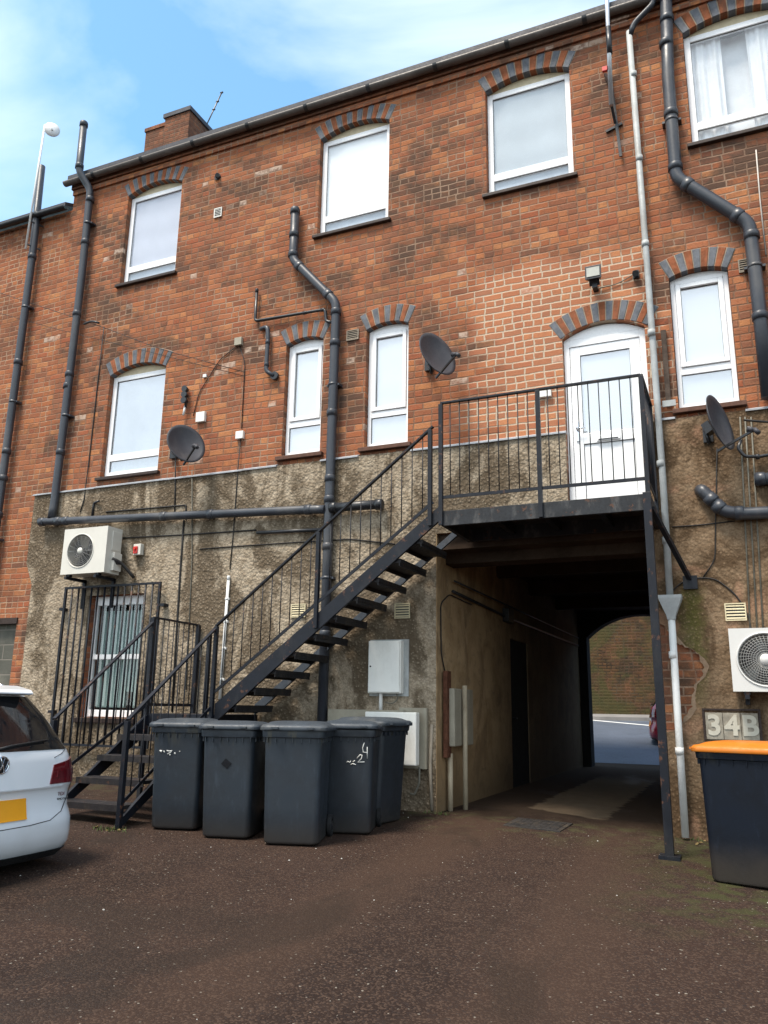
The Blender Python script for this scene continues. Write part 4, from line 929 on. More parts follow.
# ---------------------------------------------------------------- outdoor fan units
def fan_unit(lab, x0, z0, w, h, y1, d, mat, fan_c, fan_r, hub_r, rings=9, spokes=True, cover=True, cap=None):
    y0 = y1-d; t = thing('air_conditioner', lab, 'air conditioner', (x0+w/2, y1, z0))
    cx, cz = x0+fan_c[0], z0+fan_c[1]
    m = MB(); n = 36
    hole = [(cx+fan_r*math.cos(2*math.pi*i/n), cz+fan_r*math.sin(2*math.pi*i/n)) for i in range(n)]
    m.plate([(x0, z0), (x0+w, z0), (x0+w, z0+h), (x0, z0+h)], [hole], (0, y0, 0), (1, 0, 0), (0, 0, 1), .03)
    m.box(x0+.001, x0+w-.001, y0+.0305, y1, z0+.001, z0+h-.001) if False else None
    for bx in ((x0, x0+.012, z0, z0+h), (x0+w-.012, x0+w, z0, z0+h), (x0+.012, x0+w-.012, z0, z0+.012), (x0+.012, x0+w-.012, z0+h-.012, z0+h)): m.box(bx[0], bx[1], y0+.031, y1, bx[2], bx[3])
    m.box(x0+.012, x0+w-.012, y1-.012, y1-.001, z0+.012, z0+h-.012)
    m.tube([(cx+(fan_r+.008)*math.cos(2*math.pi*i/n), y0-.002, cz+(fan_r+.008)*math.sin(2*math.pi*i/n)) for i in range(n)], .009, 8, closed=True)
    part('casing', m, mat, t)
    m = MB()
    for i in range(1, rings+1): r = fan_r*i/rings-.004; m.tube([(cx+r*math.cos(2*math.pi*k/n), y0+.004-.012*(1-(i/rings)**2), cz+r*math.sin(2*math.pi*k/n)) for k in range(n)], .0026, 4, closed=True)
    for k in range(16 if spokes else 40): a = 2*math.pi*k/(16 if spokes else 40); m.tube([(cx+hub_r*math.cos(a), y0-.006, cz+hub_r*math.sin(a)), (cx+fan_r*math.cos(a+(0 if spokes else .5)), y0+.004, cz+fan_r*math.sin(a+(0 if spokes else .5)))], .0026, 4)
    GRL = part('fan_guard', m, 'ac_grille', t)
    m = MB(); m.lathe([(0, .014), (hub_r*.9, .012), (hub_r, 0), (hub_r, -.01), (0, -.01)], (cx, y0-.004, cz), (0, -1, 0), 24); part('hub', m, mat, GRL)
    m = MB()
    for k in range(3):
        a0 = 2*math.pi*k/3
        m.grid(lambda a, r: (cx+r*math.cos(a0+a), y0+.06+.05*a, cz+r*math.sin(a0+a)), [i*.2 for i in range(8)], [.04, fan_r*.5, fan_r*.93])
    m.tube([(cx, y0+.05, cz), (cx, y0+.14, cz)], .05, 16); part('fan', m, 'ac_dark', t)
    if cover: m = MB(); m.box(x0+w, x0+w+.05, y0+.12, y1-.02, z0+.04, z0+h*.45); m.box(x0+w, x0+w+.012, y0+.10, y1-.02, z0+h*.5, z0+h*.92); part('side_cover', m, mat, t, bevel=.008)
    for x in (x0+.12, x0+w-.14):
        m = MB(); m.box(x-.02, x+.02, y0-.02, -.04, z0-.07, z0-.03); m.box(x-.02, x+.02, -.075, -.037, z0-.45, z0-.03) if cover else m.box(x-.02, x+.02, -.075, -.037, z0-.12, z0-.03); m.box(x-.03, x+.03, y0+.02, y0+.08, z0-.029, z0); part('bracket', m, 'steel', t)
    return t
fan_unit('ivory outdoor fan unit mounted above the barred ground floor window', -8.83, 2.90, .80, .66, -.12, .30, 'ac', (.33, .33), .235, .045)
fan_unit('white outdoor fan unit with big round guard at the right edge', -.10, 1.33, .86, .60, -.10, .30, 'ac_w', (.31, .30), .245, .055, rings=11, spokes=False, cover=False)
m = MB()
for k in range(3): m.tube(smooth_path([(-8.0, -.25-.03*k, 3.05+.03*k), (-7.93, -.20, 3.06), (-7.86, -.12, 2.95), (-7.80, -.06, 2.86)], .06), .022, 8)
tag(m.build('cable', 'cable'), 'black lagged refrigerant hoses at the right side of the ivory fan unit', 'cable')
t = thing('switch_box', 'small white isolator box with a red switch beside the ivory fan unit', 'switch', (-7.85, -.04, 3.2))
m = MB(); m.box(-7.82, -7.69, -.11, -.037, 3.18, 3.34); part('housing', m, 'ac', t, bevel=.006); m = MB(); m.box(-7.80, -7.735, -.13, -.112, 3.20, 3.30); m.tube([(-7.77, -.13, 3.27), (-7.77, -.15, 3.27)], .022, 10); part('switch', m, 'red_p', t)

# ---------------------------------------------------------------- boxes, vents and lamps on the wall
def wallbox(name, lab, cat, x, z, w, h, d, mat, y=-.002, **k):
    m = MB(); m.box(x-w/2, x+w/2, y-d, y, z-h/2, z+h/2); return tag(m.build(name, mat, bevel=.004), lab, cat, **k)
def air_vent(lab, x, z, w, h, mat, y=-.002, n=5):
    t = thing('air_vent', lab, 'vent', (x, y, z)); m = MB(); f = .012
    m.box(x-w/2, x+w/2, y-.006, y, z-h/2, z+h/2); part('backing', m, 'ac_dark', t)
    m = MB()
    for b in ((x-w/2, x-w/2+f, z-h/2, z+h/2), (x+w/2-f, x+w/2, z-h/2, z+h/2), (x-w/2+f, x+w/2-f, z-h/2, z-h/2+f), (x-w/2+f, x+w/2-f, z+h/2-f, z+h/2)): m.box(b[0], b[1], y-.02, y-.0062, b[2], b[3])
    part('frame', m, mat, t)
    m = MB()
    for i in range(n): zz = z-h/2+f+(h-2*f)*(i+.5)/n; hh = (h-2*f)/n*.62; m.hexa([(x-w/2+f, y-.018, zz-hh/2), (x+w/2-f, y-.018, zz-hh/2), (x+w/2-f, y-.007, zz), (x-w/2+f, y-.007, zz), (x-w/2+f, y-.018, zz-hh/2+.006), (x+w/2-f, y-.018, zz-hh/2+.006), (x+w/2-f, y-.007, zz+hh/2), (x-w/2+f, y-.007, zz+hh/2)])
    part('louvre', m, mat, t)
air_vent('square white vent high on the brick between the upper left windows', -6.84, 8.50, .14, .16, 'box')
air_vent('grey air brick beside the soil stack between the narrow windows', -4.47, 6.02, .18, .15, 'vent_t')
air_vent('grey air brick right of the window above the edge on dish', .40, 5.98, .16, .16, 'vent_t')
air_vent('cream louvred vent on the right render above the white fan unit', -.02, 2.13, .20, .18, 'vent', -.039)
air_vent('cream louvred vent seen behind the stair balusters', -5.12, 2.31, .21, .17, 'vent', -.037)
air_vent('cream louvred vent above the white meter cupboard, near the passage', -3.69, 2.26, .20, .18, 'vent', -.037)
wallbox('junction_box', 'white square junction box on the brick above the left satellite dish', 'junction box', -6.87, 5.16, .15, .15, .05, 'box')
wallbox('junction_box', 'white junction box at the top edge of the render right of the left dish', 'junction box', -6.18, 4.80, .12, .11, .05, 'box')
wallbox('alarm_box', 'small white wall box on the brick left of the back door', 'junction box', -1.90, 4.79, .17, .10, .05, 'box')
wallbox('junction_box', 'tiny pale box on the brick between lower left window and narrow windows', 'junction box', -6.86, 5.80, .06, .05, .03, 'wpipe')
wallbox('junction_box', 'weathered grey cable box on the brick where the wires meet', 'junction box', -6.30, 6.24, .12, .12, .05, 'box_grey')
m = MB(); m.tube([(-6.90, -.001, 9.15), (-6.90, -.02, 9.15)], .055, 14); m.tube([(-6.90, -.02, 9.15), (-6.86, -.07, 9.13)], .035, 12); tag(m.build('pipe_outlet', 'bpipe'), 'round dark pipe outlet high on the brick above the square white vent', 'pipe outlet')
t = thing('line_bracket', 'black cable clamp with stacked insulators on the brick above the left dish', 'cable bracket', (-7.16, -.05, 5.5))
m = MB(); m.tube([(-7.16, -.05, 5.66), (-7.14, -.05, 5.34)], .018, 8); part('stem', m, 'bpipe', t)
for z in (5.62, 5.53, 5.44): m = MB(); m.tube([(-7.155, -.02, z), (-7.155, -.10, z)], .042, 12, rad=[.03, .048]); part('insulator', m, 'bpipe', t)
m = MB(); m.tube([(-7.15, -.05, 5.36), (-7.17, -.05, 5.22)], .016, 8); part('tail', m, 'wpipe', t)
# floodlight and sensor
FL = thing('floodlight', 'black floodlight with bright lens above the back door', 'floodlight', (-1.24, 0, 6.1))
c_ = Vector((-1.24, -.16, 6.17)); m = MB()
m.hexa([(c_.x-.075, -.10, 6.10), (c_.x+.075, -.10, 6.10), (c_.x+.075, -.10, 6.20), (c_.x-.075, -.10, 6.20), (c_.x-.095, -.20, 6.07), (c_.x+.095, -.20, 6.07), (c_.x+.095, -.19, 6.25), (c_.x-.095, -.19, 6.25)]); part('housing', m, 'bpipe', FL, bevel=.006)
m = MB(); m.hexa([(c_.x-.075, -.20, 6.10), (c_.x+.075, -.20, 6.10), (c_.x+.075, -.193, 6.22), (c_.x-.075, -.193, 6.22), (c_.x-.075, -.206, 6.10), (c_.x+.075, -.206, 6.10), (c_.x+.075, -.199, 6.22), (c_.x-.075, -.199, 6.22)]); part('lens', m, 'lamp_glass', FL)
m = MB(); m.box(-1.27, -1.21, -.12, -.001, 6.0, 6.06); m.bar((-1.24, -.10, 6.03), (-1.24, -.15, 6.10), .12, .012); part('bracket', m, 'bpipe', FL)
t = thing('motion_sensor', 'small black motion sensor beside the grey downpipe above the door', 'sensor', (-.77, 0, 6.12))
m = MB(); m.box(-.81, -.74, -.03, -.001, 6.07, 6.17); part('mount', m, 'bpipe', t); m = MB(); m.tube([(-.775, -.03, 6.12), (-.775, -.08, 6.10)], .035, 12, rad=[.02, .038]); part('head', m, 'bpipe', t)
t = thing('wall_bracket', 'old vertical timber and steel bracket left of the window above the edge on dish', 'bracket', (-.52, 0, 4.8))
m = MB(); m.box(-.545, -.49, -.045, -.001, 4.45, 5.35); part('post', m, 'oldwood', t); m = MB(); m.box(-.58, -.44, -.07, -.046, 4.42, 4.49); part('foot', m, 'galv', t)

# white meter cupboards
t = thing('meter_box', 'tall white meter cupboard on the render under the stairs', 'meter box', (-3.86, -.04, 1.27))
m = MB(); m.box(-4.10, -3.60, -.055, -.037, 1.26, 1.92); part('backboard', m, 'galv', t); m = MB(); m.box(-4.08, -3.66, -.15, -.056, 1.29, 1.90); part('housing', m, 'box', t, bevel=.006)
m = MB(); m.box(-4.068, -3.672, -.168, -.151, 1.302, 1.888); dr_ = part('door', m, 'box', t, bevel=.006); m = MB(); m.tube([(-4.04, -.168, 1.6), (-4.04, -.176, 1.6)], .010, 8); part('lock', m, 'steel', dr_)
t = thing('meter_box', 'wide white meter cupboard behind the right hand bins', 'meter box', (-3.75, -.04, .5))
m = MB(); m.box(-4.60, -3.62, -.15, -.037, .62, 1.10); m.box(-3.70, -3.36, -.09, -.037, .46, 1.13); part('housing', m, 'box_grey', t); m = MB(); m.box(-4.06, -3.42, -.26, -.151, .50, 1.08); part('door', m, 'box', t, bevel=.012)
t = thing('conduit', 'short pale conduit and looped cable joining the two meter cupboards', 'conduit', (-3.93, -.08, 1.1))
m = MB(); m.tube([(-3.93, -.10, 1.30), (-3.93, -.10, 1.09)], .022, 10); part('pipe', m, 'wpipe', t)
m = MB(); m.tube(smooth_path([(-3.74, -.08, 1.30), (-3.72, -.08, 1.22), (-3.80, -.08, 1.17), (-3.88, -.08, 1.19)], .04), .007, 6); part('cable', m, 'cable_g', t)
m = MB(); m.tube(smooth_path([(-3.44, -.10, .48), (-3.44, -.10, .30), (-3.50, -.10, .18), (-3.55, -.10, .19)], .05), .012, 8); tag(m.build('cable', 'cable_g'), 'green earth cable hanging below the wide meter cupboard', 'cable')

# boxes and board on the passage wall
xw = TX0+.006
t = thing('fuse_box', 'pair of weathered grey electrical boxes on the passage wall', 'electrical box', (xw, .6, .8))
for (ya, yb, za, zb) in ((.20, .46, .70, 1.36), (.58, .92, .70, 1.36)):
    m = MB(); m.box(xw, xw+.14, ya, yb, za, zb); part('box', m, 'box_grey', t, bevel=.012)
for i, (y, z1, x) in enumerate(((.52, 1.40, .16), (.27, .62, .06))):
    m = MB(); m.tube([(xw+x, y, z1), (xw+x, y, gz(-3, 0)-.01)], .030, 12); o = tag(m.build('conduit', 'cream_pipe'), ['pale conduit rising between the two boxes on the passage wall', 'short pale conduit below the brown board at the passage corner'][i], 'conduit')
m = MB(); m.bar((xw+.05, .20, .58), (xw+.05, .20, 1.56), .14, .05, up=(1, 0, 0)); m.box(xw+.002, xw+.05, .26, .31, .58, 1.56); tag(m.build('cable_cover', 'rust'), 'rusty brown cable cover board at the passage corner', 'cable cover')
def cable(lab, pts, r=.006, mat='cable', bend=.08): m = MB(); m.tube(smooth_path(pts, bend, 4) if len(pts) > 2 else pts, r, 6); return tag(m.build('cable', mat), lab, 'cable')
yy = -.045; yb_ = -.012
cable('dark cable curving up the passage corner to the brown board', [(xw+.02, .20, 1.56), (xw+.012, .10, 1.75), (xw+.012, .08, 2.35), (xw+.012, .4, 2.5), (xw+.012, 1.3, 2.48)], .008)
cable('pale broken cable strip down the render at the passage corner', [(-3.31, -.045, .95), (-3.33, -.05, .5), (-3.31, -.045, .02)], .02, 'vent_t')
cable('thin line strung across the brick from the left edge, upper of two', [W(-30, 283, -.06), W(100, 326, -.10), W(160, 349, -.05), W(244, 372, -.03)], .005, bend=.3)
cable('thin line strung across the brick from the left edge, lower of two', [W(-30, 305, -.06), W(60, 330, -.10), W(150, 352, -.05), W(244, 376, -.03)], .004, bend=.3)
cable('dark cable dropping from the strung lines beside the lower left window', [W(104, 327, -.03), W(98, 380, yb_), W(89, 460, yb_), W(84, 500, yy), W(80, 512, yy)], .009)
cable('black hooked pipe lead clipped to the left soil pipe', [W(84, 324, -.12), W(92, 321, -.13), W(99, 323, -.12)], .018, 'bpipe')
cable('cable running from the grey cable box down to the white junction box', [(-6.30, yb_, 6.20), (-6.18, yb_, 5.9), (-6.17, yb_, 4.9)], .006)
cable('cable sagging from the grey cable box towards the left dish', [(-6.32, yb_, 6.2), (-6.62, yb_, 6.02), (-6.95, yb_, 5.55), (-7.02, yb_, 5.2)], .006)
cable('cable dropping from the white junction box down the render', [(-6.17, -.02, 4.76), (-6.17, yy, 4.2), (-6.18, yy, 3.4), (-6.2, yy, 2.9)], .007)
cable('cable dropping from the left dish down to the drain pipe', [(-7.25, -.05, 4.6), (-7.22, yy, 4.2), (-7.19, yy, 3.75)], .010)
cable('dark brown cable tray line down the render left of the stairs', [W(184, 520, yy), W(181, 560, yy), W(176, 640, yy), W(172, 712, yy)], .014, 'cable')
cable('second thin cable down the render left of the stairs', [W(192, 470, yy), W(192, 560, yy), W(186, 690, yy)], .007, 'cable_g')
cable('thin horizontal black cable below the drain pipe, left part', [W(122, 538, yy), W(180, 535, yy), W(256, 530, yy)], .010)
cable('thin wavy cable looping over the render behind the stair rail', [W(200, 549, yy), W(240, 546, yy), W(300, 542, yy), W(350, 539, yy), W(395, 544, yy)], .008)
cable('bent black pipe run near the top of the render', [W(106, 512, yy), W(140, 509, yy), W(186, 505, yy), W(186, 520, yy)], .011, bend=.02)
cable('short black hook pipe above the drain pipe', [W(92, 517, yy), W(94, 503, yy), W(99, 501, -.09)], .018, 'bpipe', .03)
cable('white tv cable on the brick at the right edge', [W(756, 150, yb_), W(760, 200, yb_), W(766, 255, yb_)], .008, 'cable_w')
cable('dark cable across the right render under the elbowed pipe', [W(672, 527, yy), W(700, 525, yy), W(735, 521, yy)], .007)
cable('cable arching over the right render from the brace bracket', [W(668, 596, yy), W(680, 583, yy), W(694, 578, yy), W(715, 578, yy), W(738, 596, yy), W(750, 620, yy), W(752, 640, yy)], .008, bend=.12)
cable('dark cable from the edge on dish down to the brace bracket', [W(717, 448, yy), W(716, 500, yy), W(715, 560, yy), W(702, 579, yy)], .007)
for i, (u0, u1) in enumerate(((740, 750), (745, 757), (751, 763))):
    cable(['leftmost', 'middle', 'rightmost'][i]+' of three parallel cables running down the right render', [W(u0, 417, yy), W(u0+(u1-u0)*.5, 520, yy), W(u1, 628, yy)], .009, 'cable_g')
cable('cable from floodlight to sensor above the door', [(-1.2, -.02, 6.03), (-1.0, -.015, 6.04), (-.82, -.015, 6.12)], .006, 'cable_g')

# house number plaque
t = thing('house_number', 'weathered pale tiled plaque reading 34B on the right render', 'sign', (-.14, -.04, 1.0))
m = MB()
for x0_, x1_ in ((-.385, -.225), (-.221, -.061), (-.057, .10)): m.box(x0_, x1_, -.062, -.041, .87, 1.13)
part('tiles', m, 'stone_sign', t, bevel=.004)
m = MB(); m.box(-.41, -.389, -.066, -.041, .86, 1.15); m.box(.104, .125, -.066, -.041, .86, 1.15); m.box(-.41, .125, -.07, -.041, 1.151, 1.17); part('frame', m, 'sill', t)
def text(s, loc, size, mat, parent, rot=(math.pi/2, 0, 0), name='lettering', ext=.002, bold=.0):
    cu = bpy.data.curves.new('t', 'FONT'); cu.body = s; cu.size = size; cu.extrude = ext; cu.offset = bold; cu.align_x = 'CENTER'; cu.align_y = 'CENTER'
    o = bpy.data.objects.new('t', cu); COL.objects.link(o); dg = bpy.context.evaluated_depsgraph_get(); me = bpy.data.meshes.new_from_object(o.evaluated_get(dg)); bpy.data.objects.remove(o)
    me.materials.clear(); me.materials.append(M[mat]); r = bpy.data.objects.new(name, me); COL.objects.link(r); r.location = loc; r.rotation_euler = rot; r.parent = parent
    return r
for ch_, x in (('3', -.305), ('4', -.141), ('B', .021)):
    o = text(ch_, (x+.14, -.066+.04, 1.0-1.0), .27, 'sign_num', t, name='numeral', ext=.004, bold=.008)

# ---------------------------------------------------------------- wheelie bins
def rrect(w, d, r, n=5, cx=0, cy=0):
    out = []
    for sx_, sy_, a0 in ((1, 1, 0), (-1, 1, 90), (-1, -1, 180), (1, -1, 270)):
        for i in range(n+1):
            a = R_(a0+90*i/n); out.append((cx+sx_*(w/2-r)+r*math.cos(a), cy+sy_*(d/2-r)+r*math.sin(a)))
    return out
def loft(m, rings, mi=0, cap0=True, cap1=True, sm=True):
    n = len(rings[0]); b = len(m.v); m.v += [Vector(p) for r in rings for p in r]
    for i in range(len(rings)-1):
        for j in range(n): m.f.append((b+i*n+j, b+i*n+(j+1) % n, b+(i+1)*n+(j+1) % n, b+(i+1)*n+j)); m.mi.append(mi); m.sm.append(sm)
    if cap0: m.f.append(tuple(b+j for j in reversed(range(n)))); m.mi.append(mi); m.sm.append(False)
    if cap1: m.f.append(tuple(b+(len(rings)-1)*n+j for j in range(n))); m.mi.append(mi); m.sm.append(False)
def autosmooth(o):
    md = o.modifiers.new('edges', 'EDGE_SPLIT'); md.split_angle = R_(38); return o
def wheelie_bin(lab, x, y, rz, sc=1.0, body='bin', lid='lid', tilt=0.0, wt=.54, dt=.66, wb=.455, db=.52):
    """front faces local -Y, hinge and wheels at +Y; origin at the base centre"""
    t = thing('wheelie_bin', lab, 'wheelie bin', (x, y, gz(x, y)), R_(rz), 'wheelie bins standing in the yard', sc)
    m = MB(); H_ = .97
    def ring(z, w, d, r=.055, cy=0): return [(p[0], p[1], z) for p in rrect(w, d, r, cy=cy)]
    f = lambda z: z/H_
    def at(z, g=0): k = f(z); return ring(z, wb+(wt-.035-wb)*k+g, db+(dt-.05-db)*k+g, .05+.01*k, cy=.02*(1-k))
    loft(m, [ring(0, wb-.05, db-.05, .05, .02), ring(.012, wb-.01, db-.01, .055, .02), at(.03), at(.30), at(.62), at(.90), at(.901, .012), ring(.905, wt, dt-.02), ring(.955, wt+.012, dt-.01), ring(.970, wt+.006, dt-.016), ring(.971, wt-.05, dt-.07)], cap1=True)
    b = autosmooth(m.build('body', body, t)); bm_ = b.modifiers.new('bevel', 'BEVEL'); bm_.width = .004; bm_.segments = 2
    # ribs under the rim and wheel arch block
    for k in range(7):
        m = MB(); xx = -wt/2+.05+(wt-.10)*k/6; m.box(xx-.004, xx+.004, -dt/2+.018, -dt/2+.036, .86, .905); m.build('rib', body, b)
    for s_ in (-1, 1):
        for k in range(6): m = MB(); yy = -dt/2+.08+(dt-.16)*k/5; m.box(s_*(wt/2-.012)-.008, s_*(wt/2-.012)+.002, yy-.004, yy+.004, .86, .905); m.build('rib', body, b)
    m = MB()
    LD = dt+.02; LW = wt+.045; cy = -.008
    loft(m, [[(p[0], p[1], z) for p in rrect(w, d, r, cy=cy+c)] for z, w, d, r, c in ((.955, LW, LD, .06, 0), (.962, LW+.008, LD+.008, .064, 0), (.985, LW+.004, LD+.004, .062, 0), (1.004, LW-.03, LD-.03, .055, 0), (1.010, LW-.085, LD-.10, .05, .0), (1.028, LW-.13, LD-.16, .05, .02), (1.036, LW-.20, LD-.24, .05, .03), (1.040, LW-.32, LD-.40, .04, .04))])
    L = autosmooth(m.build('lid', lid, t))
    m = MB()
    for s_ in (-1, 1): m.box(s_*.16-.03, s_*.16+.03, -LD/2-.045, -LD/2+.01, .968, .984)
    m.build('lid_grip', lid, L)
    m = MB(); yb__ = dt/2+.035; m.tube(smooth_path([(-wt/2+.07, dt/2-.03, .965), (-wt/2+.07, yb__+.02, .985), (wt/2-.07, yb__+.02, .985), (wt/2-.07, dt/2-.03, .965)], .03), .016, 10)
    for xx in (-.12, 0, .12): m.box(xx-.02, xx+.02, dt/2-.03, yb__+.03, .962, 1.002)
    m.build('handle', body, t)
    for s_ in (-1, 1):
        m = MB(); cxw = s_*(wb/2-.0); cyw = db/2+.015; R0 = .10
        ax = (s_, 0, 0); m.lathe([(.045, -.022), (R0-.012, -.024), (R0, -.014), (R0, .014), (R0-.012, .024), (.065, .022), (.062, .010), (.022, .014), (.0, .022)], (cxw+s_*.028, cyw, R0), ax, 24)
        wh = autosmooth(m.build('wheel', 'rubber', t))
        m = MB(); m.lathe([(.0, .026), (.02, .025), (.024, .016), (.058, .013)], (cxw+s_*.028, cyw, R0), ax, 18); m.build('hub', 'bpipe', wh)
    m = MB(); m.tube([(-wb/2, db/2+.015, .10), (wb/2, db/2+.015, .10)], .012, 8); m.build('axle', 'steel', t)
    return t
def place(fl, fr, sc=1.0, wb=.455, db=.52, dd=0):
    """front left and front right base corners -> centre and rotation"""
    a, b = Vector((*fl, 0)), Vector((*fr, 0)); d = (b-a).normalized(); n_ = Vector((-d.y, d.x, 0)); c = (a+b)/2+n_*(db*sc/2-.02*sc); return c.x, c.y, math.degrees(math.atan2(d.y, d.x))
def ajar(t, deg, dx=0):
    for o in t.children:
        if o.name.startswith('lid'):
            a = R_(deg); h = Vector((0, .33, .97)); rot = Matrix.Rotation(-a, 4, 'X'); o.matrix_local = Matrix.Translation(h+Vector((dx, 0, 0)))@rot@Matrix.Translation(-h)
c1 = place((-5.39, -2.29), (-4.95, -2.15)); B1 = wheelie_bin('grey wheelie bin with white paint flecks, furthest left next to the stair foot', c1[0], c1[1], c1[2], 1.0)
c2 = place((-4.75, -2.36), (-4.29, -2.23)); B2 = wheelie_bin('grey wheelie bin with a dark diamond scuff, between two other bins', c2[0], c2[1], c2[2], 1.0)
c3 = place((-4.10, -2.33), (-3.60, -2.16)); B3 = wheelie_bin('grey wheelie bin at the front of the row with a wheel showing at its side', c3[0], c3[1], c3[2], 1.03, 'bin', wt=.56, wb=.485)
c4 = place((-3.83, -1.62), (-3.42, -1.49)); B4 = wheelie_bin('charcoal wheelie bin with white handwritten 24, tucked behind the front one', c4[0], c4[1], c4[2], 1.0, 'bin2')
B5 = wheelie_bin('blue grey wheelie bin nearest the passage, turned sideways', -3.73, -.78, 80, 1.02, 'bin2')
B6 = wheelie_bin('navy black wheelie bin with an orange lid on the right side', -.02, -1.50, -103, 1.03, 'bin_navy', 'lid_o', wt=.58, dt=.68, wb=.52, db=.60)
ajar(B2, 1.6); ajar(B3, .8, .006); ajar(B4, 2.2)
def scrawl(parent, strokes, y, mat='paint_w', r=.004, name='paint_mark'):
    m = MB()
    for s_ in strokes:
        pts = [(p[0], y(p[1]) if callable(y) else y, p[1]) for p in s_]
        m.tube(pts, r, 5)
    return m.build(name, mat, parent)
ff = lambda z: -(.52+(.61-.52)*z/.97)/2+.02*(1-z/.97)-.001
scrawl(B1, [[(-.17, .735), (-.155, .72), (-.15, .735)], [(-.13, .73), (-.12, .715)], [(-.10, .732), (-.07, .728), (-.05, .732), (-.06, .715), (-.09, .70)], [(-.07, .695), (-.06, .69)], [(-.02, .715), (-.01, .70)], [(.03, .73), (.035, .725)]], ff, r=.006)
m = MB(); m._add([(-.06, ff(.66)-.003, .66), (0, ff(.62)-.003, .615), (.045, ff(.67)-.003, .665), (-.015, ff(.71)-.003, .71)], [(0, 1, 2, 3)]); m.build('scuff_mark', 'paint_d', B2)
scrawl(B4, [[(-.01, .66), (.0, .67), (.02, .66), (.03, .675)], [(.05, .665), (.07, .68)], [(.09, .70), (.12, .735), (.14, .73), (.135, .70), (.10, .665), (.165, .668)], [(.16, .85), (.145, .80), (.15, .76), (.195, .755)], [(.19, .81), (.192, .70)], [(.03, .64), (.05, .65), (.08, .64)]], ff, r=.0045)

